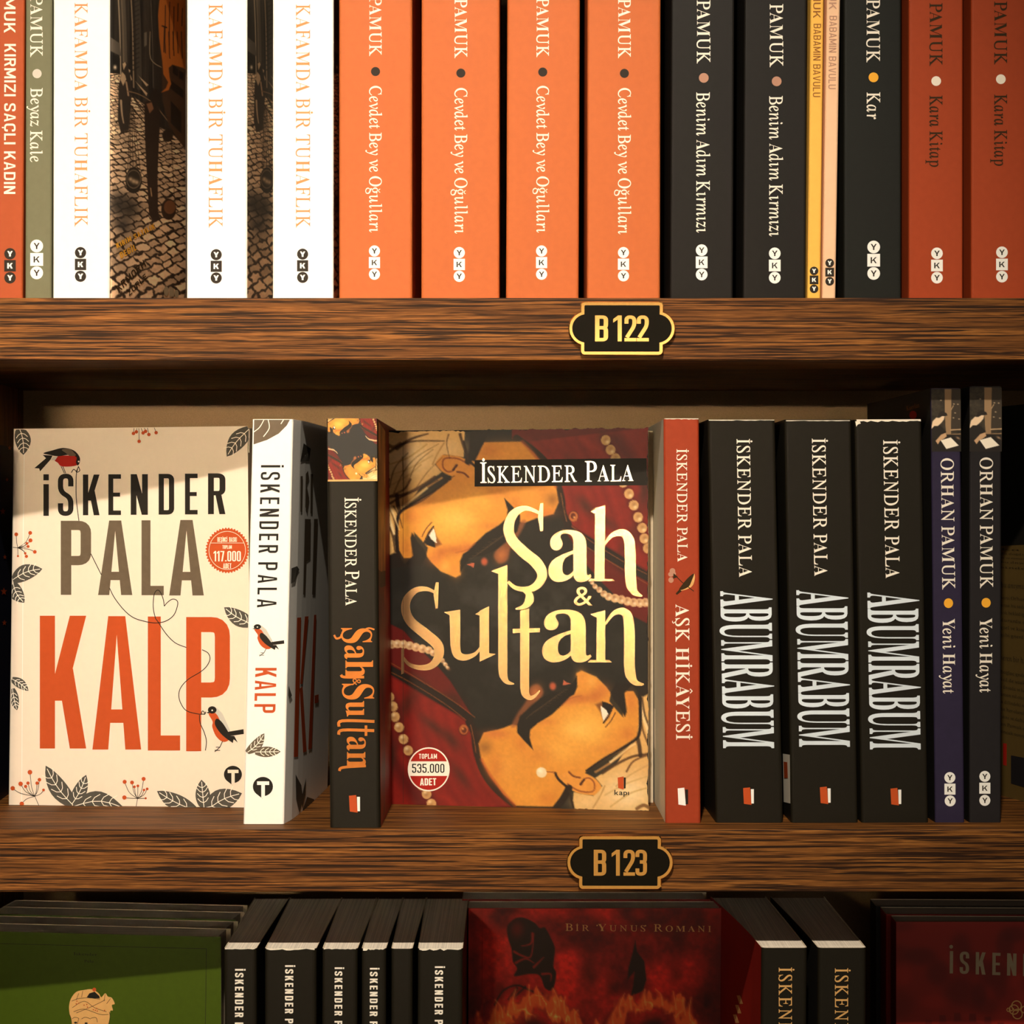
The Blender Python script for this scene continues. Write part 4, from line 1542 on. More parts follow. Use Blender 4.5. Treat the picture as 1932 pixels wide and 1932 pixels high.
        P.stroke([(830, 800), (900, 740), (1000, 715)], 14, (150, 76, 34), 4, soft=12, a=.7)
        # eye, brow
        P.poly([(1120, 790), (1180, 765), (1270, 800), (1240, 900), (1195, 950), (1165, 860)], (92, 48, 22), 20, .7)
        P.poly([(1165, 800), (1215, 838), (1232, 868), (1190, 935), (1172, 870)], (252, 236, 214), 6)
        P.poly([(1178, 762), (1250, 785), (1275, 805), (1235, 880), (1214, 836), (1180, 810)], (26, 18, 12), 6)
        P.stroke([(1190, 950), (1240, 880), (1280, 800)], 13, (40, 24, 12), 6, soft=5)
        P.stroke([(1208, 985), (1255, 930), (1292, 860)], 9, (96, 52, 22), soft=6)
        P.poly([(1250, 690), (1300, 600), (1440, 610), (1372, 690), (1392, 850), (1376, 895), (1330, 810), (1285, 760)], (30, 21, 13), 12)
        P.poly([(1430, 600), (1640, 560), (1640, 660), (1530, 720), (1500, 700), (1490, 680)], (34, 24, 15), 14)
        # hair line beside the turban
        P.stroke([(1505, 690), (1510, 860), (1505, 1010), (1470, 1090), (1330, 1180), (1180, 1270), (1040, 1370)], 30, (38, 24, 13), 14, soft=8)
        # ear
        P.poly([(890, 1380), (960, 1420), (1040, 1400), (1120, 1440), (1170, 1510), (1100, 1580), (960, 1560), (850, 1500), (800, 1430)], (232, 154, 62), 14, .9, True)
        P.stroke([(890, 1385), (930, 1420), (985, 1432)], 16, (120, 62, 24), soft=8)
        P.stroke([(1000, 1490), (1020, 1445), (1070, 1435), (1110, 1480), (1095, 1550), (980, 1548), (880, 1490)], 13, (156, 84, 34), soft=8)
        P.stroke([(1020, 1450), (990, 1490)], 20, (80, 40, 18), soft=8)
        P.stroke([(770, 1395), (800, 1450), (880, 1522)], 22, (48, 28, 14), soft=8)
        P.stroke([(890, 1525), (840, 1620), (780, 1700)], 60, (38, 25, 14), soft=12)
        P.stroke([(895, 1550), (930, 1700)], 20, (50, 34, 18), soft=10)
        if lower:
            P.poly(disc(652, 1393, 46, 46), (238, 214, 168), 8)
            P.blob((640, 1380), 22, 22, (255, 244, 216), .9)
            P.stroke([(700, 1385), (760, 1390)], 10, (150, 80, 36), soft=6)
    cx, cy = 978.5, 1179
    man(lambda p: base(p), c7, c8, True)
    man(lambda p: base((2 * cx - p[0], 2 * cy - p[1])), c7, c8, False)
    P.T = base


sbk = Facing((733 - 966) * S * 1.0874, .0874, (1222.5 - 966) * S * 1.0624, .0624, Z2, Z2 + .2117, .030, [M_BLACK, M_BLACK, M_BLACK],
             'face-out book with two turbaned bearded men and large gold title')
P = Paint(733.5, 808, 1222, 1532, 1.6, (30, 26, 19))
P.X = P.X + P.noise(16, 16, 2.0, 61) + P.noise(4.5, 4.5, .7, 62)
P.Y = P.Y + P.noise(16, 16, 2.0, 63) + P.noise(4.5, 4.5, .7, 64)
P.k = .2174
n_ = P.noise(40, 40, 1, 21, octv=4)
P.A += np.clip(n_ + .15, 0, 1)[..., None] * np.array((26, 27, 28)) * np.exp(-((P.X - 960) / 190) ** 2 - ((P.Y - 1180) / 120) ** 2)[..., None]
two_men(P)


def c5(x, y):
    return (600 + x * .20708, 770 + y * .20708)


P.T = lambda p: c5(*p)
P.poly([(1385, 190), (1560, 190), (1430, 470), (1375, 450)], (32, 23, 14), 14)
for q, w0, c in (([(640, 862), (760, 790), (900, 730), (1090, 640)], 22, (70, 40, 18)), ([(800, 900), (960, 820), (1120, 700), (1240, 600)], 18, (74, 42, 20)), ([(655, 365), (760, 300), (900, 270), (1150, 275)], 26, (66, 40, 19)),
                 ([(720, 335), (850, 250), (1000, 205)], 34, (62, 37, 18)), ([(690, 760), (780, 560), (900, 420), (1100, 300)], 12, (130, 88, 44)), ([(820, 660), (900, 480), (1050, 350)], 11, (120, 80, 40)), ([(900, 700), (1000, 560), (1130, 430)], 9, (130, 88, 44)),
                 ([(1190, 215), (1172, 300), (1200, 440)], 12, (80, 50, 24)), ([(1295, 215), (1325, 330), (1365, 450)], 26, (52, 32, 17)), ([(650, 700), (700, 520), (820, 380)], 14, (110, 72, 36)), ([(770, 420), (780, 700), (765, 900)], 8, (100, 66, 32)),
                 ([(700, 1160), (720, 1260), (760, 1400)], 30, (36, 24, 14)), ([(650, 870), (690, 960), (740, 1100)], 24, (250, 214, 150)), ([(690, 880), (740, 980), (770, 1080)], 14, (60, 40, 20))):
    P.stroke(q, w0, c, w0 * .35, soft=10, a=.75)
P.T = lambda p: p
P.mul(P.noise(5, 5, .025, 4))
# picture follows the cover: pixel grid stretched to its edges
pl = sbk.front


def on_sbk(x, y):
    u = (x - 733.5) / (1222 - 733.5)
    top, bot = 815.5 + (806.5 - 815.5) * u, 1519 + (1530.5 - 1519) * u
    v = (y - 808) / (1532 - 808)
    return (x, top + (bot - top) * v)


P.build('portrait_print', pl, sbk.cover, place=on_sbk, gain=.95)
bn = sbk.ink('name_band', [[(895.5, 868), (1220, 864.5), (1221, 915.5), (895.5, 918)]], I_BLACK, .00014)


def smallcaps(parts, font, O, U, Vv, k=.80, gap=.10, track=.05):
    """big first letters, small capitals after"""
    polys, x = [], 0.
    for wd in parts:
        a, w1 = layout(wd[0], font, 0)
        polys += [[(p[0] + x, p[1]) for p in f] for f in a]
        x += w1 + track
        a, w2 = layout(wd[1:], font, track)
        polys += [[(p[0] * k + x, p[1] * k) for p in f] for f in a]
        x += w2 * k + gap + .25
    x -= gap + .25
    return [[(O[0] + U[0] * px / x + Vv[0] * py, O[1] + U[1] * px / x + Vv[1] * py) for px, py in f] for f in polys]


SILVER = mat('pale_foil', (252, 240, 218), .32, metal=.7, var=.02)
printed('author_lettering', smallcaps(['İSKENDER', 'PALA'], 'r', (906, 911), (289.5, -3.5), (0, -37), gap=.30), sbk.front, SILVER, bn, .00022)


def g5(x, y):
    return (600 + x * .42953, 770 + y * .42953)


def bx5(ch, x0, y0, x1, y1):
    a, b = g5(x0, y0), g5(x1, y1)
    return gboxed(ch, 'b', a[0], a[1], b[0], b[1])


def st5(pts, ws, seg=7):
    sp = spline([g5(*p) for p in pts], seg)
    wn = []
    for i in range(len(sp)):
        t = i / (len(sp) - 1) * (len(ws) - 1)
        j = min(int(t), len(ws) - 2)
        wn.append((ws[j] + (ws[j + 1] - ws[j]) * (t - j)) * .42953)
    return strip(sp, wn)


def sh5(pts):
    return [[g5(*p) for p in pts]]


# Şah
G = []
G += st5([(985, 470), (950, 450), (905, 440), (860, 465), (838, 520), (850, 575), (900, 630), (960, 680), (985, 730), (965, 775), (925, 795), (870, 790), (835, 762)], [10, 16, 22, 38, 46, 46, 48, 50, 44, 36, 26, 18, 12])
G += sh5([(977, 418), (990, 416), (988, 540), (977, 540), (966, 480)])
G += st5([(900, 800), (925, 815), (928, 845), (905, 872), (868, 882)], [8, 30, 40, 22, 6])
G += bx5('a', 1012, 535, 1202, 765)
G += sh5([(1218, 440), (1262, 425), (1258, 752), (1215, 752)]) + sh5([(1196, 455), (1262, 425), (1262, 445), (1215, 462)]) + sh5([(1188, 760), (1196, 750), (1295, 750), (1305, 760)])
G += st5([(1258, 600), (1290, 560), (1335, 548), (1365, 575), (1372, 640), (1372, 720), (1378, 780), (1395, 812), (1425, 825)], [8, 18, 32, 44, 48, 48, 46, 26, 5])
G += bx5('&', 1124, 785, 1206, 868)
# Sultan
G += st5([(524, 815), (480, 795), (430, 800), (392, 840), (386, 890), (410, 940), (470, 990), (525, 1040), (530, 1090), (500, 1130), (450, 1140), (400, 1125), (375, 1095)], [10, 18, 26, 36, 40, 42, 46, 46, 40, 30, 22, 16, 10])
G += sh5([(517, 765), (531, 765), (527, 880), (517, 880), (508, 820)]) + sh5([(366, 1060), (378, 1050), (378, 1165), (366, 1170)])
G += sh5([(578, 895), (625, 885), (625, 1045), (582, 1045)]) + sh5([(553, 896), (625, 885), (620, 902), (578, 910)])
G += st5([(603, 1035), (612, 1080), (645, 1095), (690, 1080), (715, 1050)], [44, 38, 28, 16, 8])
G += sh5([(710, 890), (752, 870), (752, 1078), (710, 1115)]) + sh5([(712, 1113), (752, 1076), (782, 1080)]) + sh5([(690, 905), (752, 870), (752, 884), (712, 912)])
G += sh5([(792, 720), (832, 690), (832, 1150), (792, 1150)]) + sh5([(760, 716), (832, 688), (830, 708), (792, 728)])
G += st5([(812, 1140), (815, 1175), (832, 1203), (862, 1211)], [40, 36, 20, 4])
G += sh5([(888, 890), (928, 880), (928, 1235), (888, 1235)]) + sh5([(856, 970), (975, 966), (975, 984), (856, 988)])
G += st5([(908, 1225), (912, 1255), (932, 1272), (955, 1262), (974, 1240)], [40, 34, 20, 14, 5])
G += bx5('a', 984, 885, 1202, 1118)
G += sh5([(1225, 905), (1262, 890), (1262, 1108), (1222, 1108)]) + sh5([(1196, 905), (1262, 888), (1260, 906), (1225, 920)]) + sh5([(1184, 1117), (1196, 1106), (1280, 1106), (1292, 1117)])
G += st5([(1262, 950), (1295, 905), (1335, 892), (1362, 920), (1368, 1000), (1368, 1120), (1374, 1172), (1395, 1205), (1432, 1214)], [8, 18, 32, 44, 48, 48, 46, 26, 5])
sbk.ink('title_lettering', G, FOIL, .00026)
sc_ = c7(962, 1340)
sk = sbk.ink('round_sticker', [disc(sc_[0], sc_[1], 39.5, 41.5, 48)], I_CREAM, .0003)


def cap_seg(cx, cy, rx, ry, y0, y1):
    pts = []
    for i in range(25):
        y = y0 + (y1 - y0) * i / 24
        pts.append((cx + rx * math.sqrt(max(0, 1 - ((y - cy) / ry) ** 2)), y))
    return pts + [(2 * cx - x, y) for x, y in pts[::-1]]


printed('sticker_field', [cap_seg(sc_[0], sc_[1], 37, 39, sc_[1] - 38.9, sc_[1] - 15), cap_seg(sc_[0], sc_[1], 37, 39, sc_[1] + 12.5, sc_[1] + 38.9)], sbk.front, I_CRIM, sk, .00036)
a = c7(877, 1248)
b = c7(887, 1480)
c_ = c7(818, 1370)
printed('sticker_lettering', put('TOPLAM', 'sans', a, (34, 0), (0, -9.3), .12, W=.5, t=.16, h=.15) + put('ADET', 'sans', b, (30.5, -.5), (0, -13.3), .10, W=.52, t=.19, h=.16), sbk.front, I_CREAM, sk, .00044)
printed('sticker_lettering', put('535.000', 'sans', c_, (61, 0), (0, -17), .11, W=.48, t=.14, h=.12, r=.2), sbk.front, I_BLACK, sk, .00044)
lg = sbk.ink('publisher_logo', [[c8(1313, 1412), c8(1365, 1402), c8(1365, 1517), c8(1317, 1502)]], I_RED, .0002)
printed('logo_letters', [[c8(1366, 1410), c8(1384, 1412), c8(1382, 1505), c8(1366, 1508)]] + put('kapı', 'g', c8(1285, 1562), (27.5, .5), (0, -9.5), .02), sbk.front, I_BLACK, lg, .0002)
sbk.ink('hinge_crease', strip([(760.5, 832), (761, 1515)], .5), I_DARK, .0003)

# its spine-out copy
ss = Spine((616, 790, 622, 1562), (711.5, 788, 718.5, 1560), .005, Z2, Z2 + .2145, M_BLACK, 'black book spine out with a small painting of two men and copper lettering', dr=.0015, dl=.001, mR=M_SRED, r=.0022)
P = Paint(618.5, 789.5, 711, 905.5, .8, (36, 34, 32))
P.k = .2174 * .2
P.T = lambda p: (662.8 + (p[0] - 978.5) * .2, 839 + (p[1] - 1179) * .192)
two_men(P, True)
P.build('portrait_print', ss.front, ss.cover, place=lambda x, y: (x + (y - 790) * .0078, y), eps=.0001)
ss.ink('rule_line', [[(618.5, 905), (712, 904), (712, 907.5), (618.5, 908.5)]], I_PGOLD)
ss.ink('author_lettering', smallcaps(['İSKENDER', 'PALA'], 'r', (650.5, 938.5), (1.5, 204), (25, 0), k=.82), I_CREAM)


def s7(x, y):
    return c7(x, y)


def rot_box(ch, x0, y0, x1, y1, font='b'):
    """letter turned to read downwards, filling the pixel box (close-up pixels)"""
    V, F = GL[font, ch]
    lo, hi = V.min(0), V.max(0)
    P_ = [s7(x0 + (v[1] - lo[1]) / (hi[1] - lo[1]) * (x1 - x0), y0 + (v[0] - lo[0]) / (hi[0] - lo[0]) * (y1 - y0)) for v in V]
    return [[P_[i] for i in f] for f in F]


G = []
for ch, x0, y0, x1, y1 in (('S', 200, 115, 470, 245), ('a', 228, 265, 400, 385), ('h', 238, 395, 478, 545), ('&', 300, 550, 372, 612), ('S', 208, 598, 488, 735), ('u', 240, 748, 400, 882), ('a', 248, 1058, 415, 1178), ('n', 252, 1190, 415, 1325)):
    G += rot_box(ch, x0, y0, x1, y1)
for pts, wd in (([(140, 175), (160, 205), (195, 195), (205, 170)], 3.6), ([(490, 128), (440, 115), (395, 135)], 3), ([(400, 540), (230, 540), (200, 520)], 5), ([(490, 925), (210, 920), (182, 970)], 5.5), ([(488, 1005), (215, 1000), (180, 1040)], 5.5),
                ([(415, 1310), (215, 1325), (186, 1355)], 5)):
    G += strip(spline([s7(*p) for p in pts], 5), wd)
G += [[s7(405, 960), s7(428, 960), s7(428, 1050), s7(405, 1050)]]
ss.ink('title_lettering', G, COPPER)


def kapi(bk, x0, y0, x1, y1, red=True, xw=None):
    """open-door publisher mark on its side"""
    h_ = y1 - y0
    lg = bk.ink('publisher_logo', [[(x0, y0 + h_ * .04), (x1 - 4, y0), (x1 - 1, y1), (x0 + 1.5, y1 - h_ * .06)]], I_RED if red else I_WHITE)
    printed('logo_panel', [[(x1 - 2.5, y0 + h_ * .1), (x1 + 3.2, y0 + h_ * .1), (x1 + 3.2, y1 - h_ * .08), (x1 - 1.5, y1 - h_ * .08)]], bk.front, I_WHITE if red else I_BLACK, lg, .0002)


kapi(ss, 658.5, 1500, 676, 1533)
P = Paint(712.8, 812, 727, 1556, 1.2, (60, 22, 12))
P.A[:] = np.where((P.Y < 1100)[..., None], (150, 104, 54), (112, 24, 14))
P.mul(P.noise(3, 160, .45, 8))
P.mul(P.noise(5, 40, .2, 18))
P.A[(P.Y > 1085) & (P.Y < 1115)] = (40, 24, 14)
P.build('portrait_print', ss.right, ss.cover, place=lambda x, y: (x, (792 + (x - 712) * 1.5) + (y - 812) / 744 * ((1556 - max(0, x - 718.5) * 3.2) - (792 + (x - 712) * 1.5))))


# worn white paper along the upper rim of a spine
def worn(bk, x0, x1, y, h0, h1, n=14, seed=0, slope=0.):
    r = random.Random(seed)
    top = [(x0 + (x1 - x0) * i / n, y + slope * i / n) for i in range(n + 1)]
    bot = [(p[0], p[1] + r.uniform(h0, h1)) for p in top]
    bk.ink('worn_edge', [top + bot[::-1]], PAPER, None, .00016)


# ---- middle row, right hand side
ak = Spine((1252.5, 789, 1255, 1553), (1318.5, 790, 1322.5, 1553), .0205, Z2, Z2 + .2150, M_BRICK, 'brick red book with white capitals and a small bird on its spine', mL=M_GREY, dl=-.001, r=.0015)
ak.ink('author_lettering', vtext('İSKENDER PALA', 'r', 1276.8, 1295, 847, 1060, 1.5, .04), I_CREAM)
ak.ink('title_lettering', vtext('AŞK HİKÂYESİ', 'r', 1274.5, 1299, 1140, 1396, 1.5, .04), I_CREAM)


def a7(x, y):
    return (1220 + x * .2071, 1040 + y * .2071)


ak.ink('bird_print', [[a7(*p) for p in q] for q in (spline([(430, 205), (440, 240), (420, 310), (370, 345), (310, 360), (300, 350), (370, 320), (405, 280)], 4, True),)], I_PGOLD)
ak.ink('bird_print', [[a7(*p) for p in q] for q in (spline([(432, 205), (400, 222), (360, 260), (320, 310), (295, 350), (330, 350), (385, 320), (410, 270)], 4, True), [(300, 345), (320, 365), (275, 398), (265, 385)])], I_OLIVE, None, .00015)
ak.ink('flower_print', [[a7(*p) for p in q] for q in (disc(235, 180, 26, 26), disc(220, 210, 24, 22), disc(222, 262, 24, 26), disc(245, 205, 22, 20))], I_ROSE)
ak.ink('twig_print', [[a7(*p) for p in q] for q in (strip([(250, 210), (320, 280), (430, 365)], 7) + [[(245, 200), (285, 235), (240, 250)]])], I_OLIVE, None, .00013)
kapi(ak, 1278.5, 1486, 1295, 1520, False)
ak.ink('price_sticker', [[(1232.5, 1335), (1237.5, 1338), (1238.5, 1414), (1233, 1410)]], I_CREAM, ak.left)
worn(ak, 1253.5, 1318, 789.5, .8, 2.2, seed=3)

for i, (L, R, a, t_, lx, ly, lab) in enumerate((
        ((1335, 793, 1351, 1553), (1462.5, 791, 1477.5, 1553), (1390, 1413.5, 828, 1089, 4.5), (1359.5, 1453, 1115.5, 1411.5, 5.5), (1402, 1485.5), 1, 'black book with large silver title, next to the brick red book'),
        ((1481, 794, 1492, 1552), (1605.5, 792, 1620, 1552), (1532, 1556, 827, 1087, 4.5), (1503, 1596, 1113.5, 1409, 5.5), (1546.8, 1484), 1, 'middle one of the three black books with large silver titles'),
        ((1613, 793, 1625, 1551), (1738.5, 792, 1752.5, 1551), (1666.5, 1692, 830, 1091, 4.5), (1637, 1730, 1118, 1414, 5), (1680, 1486.5), 1, 'black book with large silver title and a torn white top edge'))):
    lab = R[5] if len(R) > 4 else lab
    bk = Spine(L, R[:4], .0215, Z2, Z2 + .2148, M_BLACK, ('black book with large silver title, next to the brick red book', 'middle one of the three black books with large silver titles', 'black book with large silver title and a torn white top edge')[i], group='black books with silver titles', r=.0018, dl=(-.002, -.0004, -.0004)[i], dr=(0, -.001, -.0045)[i])
    bk.ink('author_lettering', vtext('İSKENDER PALA', 'r', *a, .06), I_CREAM)
    xb, xc, y0, y1, ln = t_
    bk.ink('title_lettering', put('ABUMRABUM', 'x', (xb, y0), (ln, y1 - y0), (xc - xb, 0), -.03), I_SILV)
    kapi(bk, lx[0], lx[1], lx[0] + 17, lx[1] + 33)
    if i < 2:
        worn(bk, L[0] + 2, R[2 - 2] - 2, L[1] - 1, .6, 1.8, seed=5 + i)
    else:
        worn(bk, 1616, 1737, 791.5, 2.5, 5.5, 18, seed=9, slope=-.5)
        bk.ink('worn_edge', [[(1613.5, 795), (1622, 795), (1624, 799), (1618, 801), (1615.5, 805)]], PAPER, None, .00018)
    if i == 1:
        bk.ink('price_sticker', [[(1477.5, 1422), (1490.5, 1424), (1491.5, 1516), (1479, 1513)]], I_CREAM, bk.left)
        bk.ink('price_sticker', [[(1479, 1437), (1486, 1438), (1487, 1468), (1480, 1468)]], I_RED, bk.left, .00018)


def reader_paint(x0, x1, y0, y1):
    """printed night picture: a person bent over a sheet by a window"""
    P = Paint(0, 0, 520, 1085, 9, (56, 48, 36))
    P.mul(P.noise(60, 60, .25, 2))
    P.poly([(235, -10), (360, -10), (345, 780), (520, 770), (520, 850), (260, 830), (240, 500)], (160, 128, 92), 6)
    P.poly([(360, -10), (530, -10), (530, 720), (350, 730), (350, 560), (365, 330)], (62, 52, 40), 6)
    for x, y in ((400, 260), (470, 265), (420, 415), (490, 520), (170, 195), (390, 500)):
        P.blob((x, y), 14, 9, (236, 206, 166), .9)
    P.stroke([(390, 290), (350, 360)], 14, (180, 150, 112), soft=6)
    P.stroke([(340, 710), (520, 700)], 22, (190, 156, 116), soft=6)
    P.poly([(-10, 780), (60, 640), (150, 630), (260, 740), (240, 790), (520, 790), (520, 1100), (-10, 1100)], (32, 26, 20), 12)
    P.poly([(20, 560), (80, 500), (140, 480), (240, 450), (220, 530), (180, 580), (160, 600), (90, 660), (10, 700), (-5, 680)], (246, 214, 176), 8)
    P.poly([(130, 420), (190, 380), (270, 420), (285, 460), (240, 470), (190, 470), (140, 500), (100, 500)], (40, 32, 26), 8)
    P.poly([(-10, 700), (50, 640), (130, 640), (230, 720), (260, 800), (180, 840), (40, 860), (-10, 820)], (36, 30, 24), 8)
    P.poly([(170, 790), (250, 760), (270, 820), (220, 860), (150, 900), (110, 960), (70, 900)], (206, 164, 122), 10)
    P.poly([(160, 890), (340, 840), (480, 980), (260, 1040)], (252, 240, 218), 6)
    P.blob((470, 850), 40, 18, (196, 158, 120), .8, .5)
    return P


for L, R, m, a, dt, t_, lg_, ph, lab in (
        ((1756, 733, 1764.5, 1552), (1811.5, 733, 1820, 1551), M_NAVY, (1775, 1798, 864.5, 1112.5, 3), (1789.4, 1138), (1778.5, 1801, 1167, 1308.5, .8), [(1792, 1467), (1792.2, 1488.8), (1792.6, 1511)], (1757, 734, 1812.3, 852, .8), 'navy book with an amber dot and a night picture at its top'),
        ((1829, 730, 1829.5, 1552), (1890, 730, 1888.5, 1552), M_INK, (1848.8, 1872, 863, 1110, .6), (1860.4, 1137.2), (1848.5, 1871.5, 1166, 1306.5, 0), [(1858, 1464.8), (1858, 1487), (1858, 1510)], (1829.6, 731, 1890, 852, 0), 'blue-black book with an amber dot and a night picture at its top')):
    navy = m is M_NAVY
    bk = Spine(L, R, .022, Z2, Z2 + (.2316 if navy else .2326), m, lab, dl=-.006 if navy else -.001, dr=0 if navy else -.001, mL=M_BLACK2, depth=.15 if navy else .135)
    bk.ink('author_lettering', vtext('ORHAN PAMUK', 'r', *a, .02), I_CREAM)
    bk.ink('dot', [disc(dt[0], dt[1], 8.7, 9.2)], I_YEL)
    bk.ink('title_lettering', vtext('Yeni Hayat', 'r', *t_), I_CREAM)
    yky(bk, lg_, 10.4, False, 0)
    rp_ = reader_paint(0, 0, 0, 0)
    x0, y0, x1, y1, ln = ph
    rp_.build('night_picture_print', bk.front, bk.cover, place=lambda x, y: (x0 + (x1 - x0) * x / 520 + ln * y / 1085, y0 + (y1 - y0) * y / 1085))
    if navy:
        bk.ink('cover_print', [disc(1723, 783, 7, 8)], I_CRIM, bk.left)
        bk.ink('cover_lettering', put('Kaevlas', 'r', (1711, 775), (24, -7), (-1, -8)), I_BRN, bk.left)


# books standing at an angle at both ends of the middle row, mostly outside the picture
class Angled:
    def __init__(self, x, y, ux, uy, thick, depth, zt, mats, label):
        """spine corner (x, y); unit vector (ux, uy) along the visible cover; thickness to the far side"""
        e = Vector((ux, uy, 0)).normalized()
        n = Vector((e.y, -e.x, 0)) * (1 if thick > 0 else -1)
        thick = abs(thick)
        self.root = empty('paperback_book', (x + e.x * depth / 2 + n.x * thick / 2, y + e.y * depth / 2 + n.y * thick / 2, Z2), label, 'book')
        M = lambda a, b, z: (x + e.x * b + n.x * a, y + e.y * b + n.y * a, z)
        self.cover = make_book(self.root, M, thick, depth, Z2 + .0001, zt, mats, PAG_X)
        self.side = Plane(M(0, .002, Z2), M(0, depth, Z2), M(0, .002, zt))


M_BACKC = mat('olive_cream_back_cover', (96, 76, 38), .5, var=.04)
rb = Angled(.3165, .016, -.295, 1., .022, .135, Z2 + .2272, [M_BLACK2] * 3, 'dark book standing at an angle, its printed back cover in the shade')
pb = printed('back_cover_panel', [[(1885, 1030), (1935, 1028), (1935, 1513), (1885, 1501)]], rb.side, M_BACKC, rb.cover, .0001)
ps = []
r_ = random.Random(5)
for y, k, tx in ((1038, 5, 'ka. 1952'), (1046, 5, 'da doğdu'), (1054, 5, 'rs ve roman'), (1062, 5, 'bu dünya'), (1072, 5, 'sinde'), (1108, 13, 'bu ânıymış'.replace('â', 'a')), (1130, 8, 'sanı Orhan'), (1144, 8, 'ansa bu sade'), (1158, 8, 'çok beklediği'), (1172, 8, 'dururdu o'),
                 (1186, 8, 'güzel ve kısa'), (1200, 8, 'gibi günerdi'), (1245, 13, 'veren bir hi'), (1270, 8, 'bağlaç gönde'), (1284, 8, 'isil de uzak'), (1298, 8, 'i dünyada ve ko'), (1312, 8, 'ansan rol olan'), (1326, 8, 'u dilindeki ro'), (1340, 8, 'an her olarak'), (1354, 8, 'yanı ve daha'), (1368, 8, 'an Pamuk, o'), (1382, 8, 'ancak sonra')):
    tx = tx.replace('w', 'v').replace('.', '').replace(',', '')
    tx = ''.join(ch for ch in tx if ch in ' ığşçABCDEFGHIKLMNOPRSTUVYZabcdeghijklmnoprstuvyz')
    sl = (y - 966) * .00055
    ps += put(tx, 'r', (1889, y), (46, 46 * sl), (0, -k * .75))
printed('back_cover_lettering', ps, rb.side, I_DARK, pb, .0002)
printed('barcode_box', [[(1893, 1402), (1900, 1403), (1900, 1445), (1893, 1443)]], rb.side, I_CRIM, pb, .0002)
printed('picture_box', [[(1908, 1425), (1934, 1430), (1934, 1486), (1908, 1478)]], rb.side, M_INK, pb, .0002)
lb = Angled(-.289, .020, -.06, 1., -.020, .140, Z2 + .2040, [M_STAR] * 3, 'night blue book with small orange stars, at the shaded end of the middle row')
stars = []
for x, y, r in ((5, 965, 7), (9, 1051, 5), (7, 1116, 8), (8, 1175, 6), (18, 845, 5), (13, 905, 4)):
    stars.append([(x + (r if k % 2 == 0 else r * .42) * math.sin(math.pi * k / 5) * .8, y - (r if k % 2 == 0 else r * .42) * math.cos(math.pi * k / 5)) for k in range(10)])
printed('star_print', stars, lb.side, I_RED, lb.cover, .0001)

# ---- lower row
ZT3 = -.2311
ZG = -.2318
xg = (417 - 966) * S * 1.046
gl = (-66 - 966) * S * 1.062
for i in range(4):
    y0 = .0221 * i
    col_ = M_GREEN if i == 0 else (M_BLACK2 if i % 2 else M_GREEN)
    lab = ('green book facing out with a turbaned figure in a thin black frame', 'dark-covered book directly behind the green front book, only its page tops showing', 'green-edged book, third in the stack behind the turbaned figure', 'rearmost book of the face-out stack behind the green cover')[i]
    o = Facing(gl + .001 * i, .062 + y0, xg + .0008 * (i % 3), .046 + y0, Z3, ZG - .0006 * (i % 2), .021, [col_] * 3, lab, nd=4)
    if i == 0:
        gb = o


def gk(x, y):
    return (x * .24845, 1690 + y * .24845)


gb.ink('frame_line', strip([gk(-200, 352), gk(0, 363), gk(850, 385), gk(1568, 402), gk(1560, 974), gk(1555, 1200)], .9), I_BLACK)
tur = gb.ink('figure_print', [[gk(*p) for p in spline([(530, 900), (525, 840), (540, 780), (580, 730), (640, 715), (700, 710), (750, 740), (770, 770), (800, 740), (820, 765), (850, 775), (872, 820), (850, 830), (858, 870), (838, 875), (832, 940), (815, 1000), (780, 1120), (560, 1120), (545, 990), (540, 930)], 4, True)]], I_PGOLD, .00012)
printed('turban_print', [[gk(*p) for p in q] for q in ([(660, 770), (680, 740), (720, 728), (755, 760), (760, 778), (700, 778)],)], gb.front, I_BLACK, tur, .0002)
ln = []
for q in ([(545, 800), (600, 780), (680, 775), (760, 785)], [(550, 850), (640, 800), (720, 850), (810, 880)], [(580, 890), (700, 840), (800, 790)], [(560, 880), (640, 860), (760, 900), (825, 900)], [(600, 740), (580, 790)], [(630, 722), (620, 770)], [(800, 745), (790, 800)], [(840, 780), (810, 820)],
          [(548, 935), (570, 922), (600, 930)], [(620, 935), (650, 922), (690, 935)], [(528, 900), (540, 930), (548, 990)], [(830, 880), (836, 920), (820, 1000)], [(690, 930), (730, 925), (740, 960)], [(600, 930), (590, 970), (600, 985)]):
    ln += strip(spline([gk(*p) for p in q], 4), .8)
printed('figure_line_print', ln + [disc(*gk(575, 963), 3, 1.8), disc(*gk(655, 968), 3, 1.8)], gb.front, I_DARK, tur, .0002)
printed('turban_dot_print', [disc(*gk(x, y), 1.2, n=8) for x, y in ((585, 800), (600, 815), (580, 820), (640, 830), (660, 825), (665, 845), (710, 865), (725, 870), (740, 875), (735, 855), (795, 870))] + [disc(*gk(717, 712), 3.6)], gb.front, I_RED, tur, .00022)
printed('small_lettering', put('İskender', 'r', gk(560, 450), (44, 1.5), (0, -4.5)) + put('Pala', 'r', gk(640, 505), (18, .5), (0, -4.5)), gb.front, I_BLACK, gb.cover, .0001)

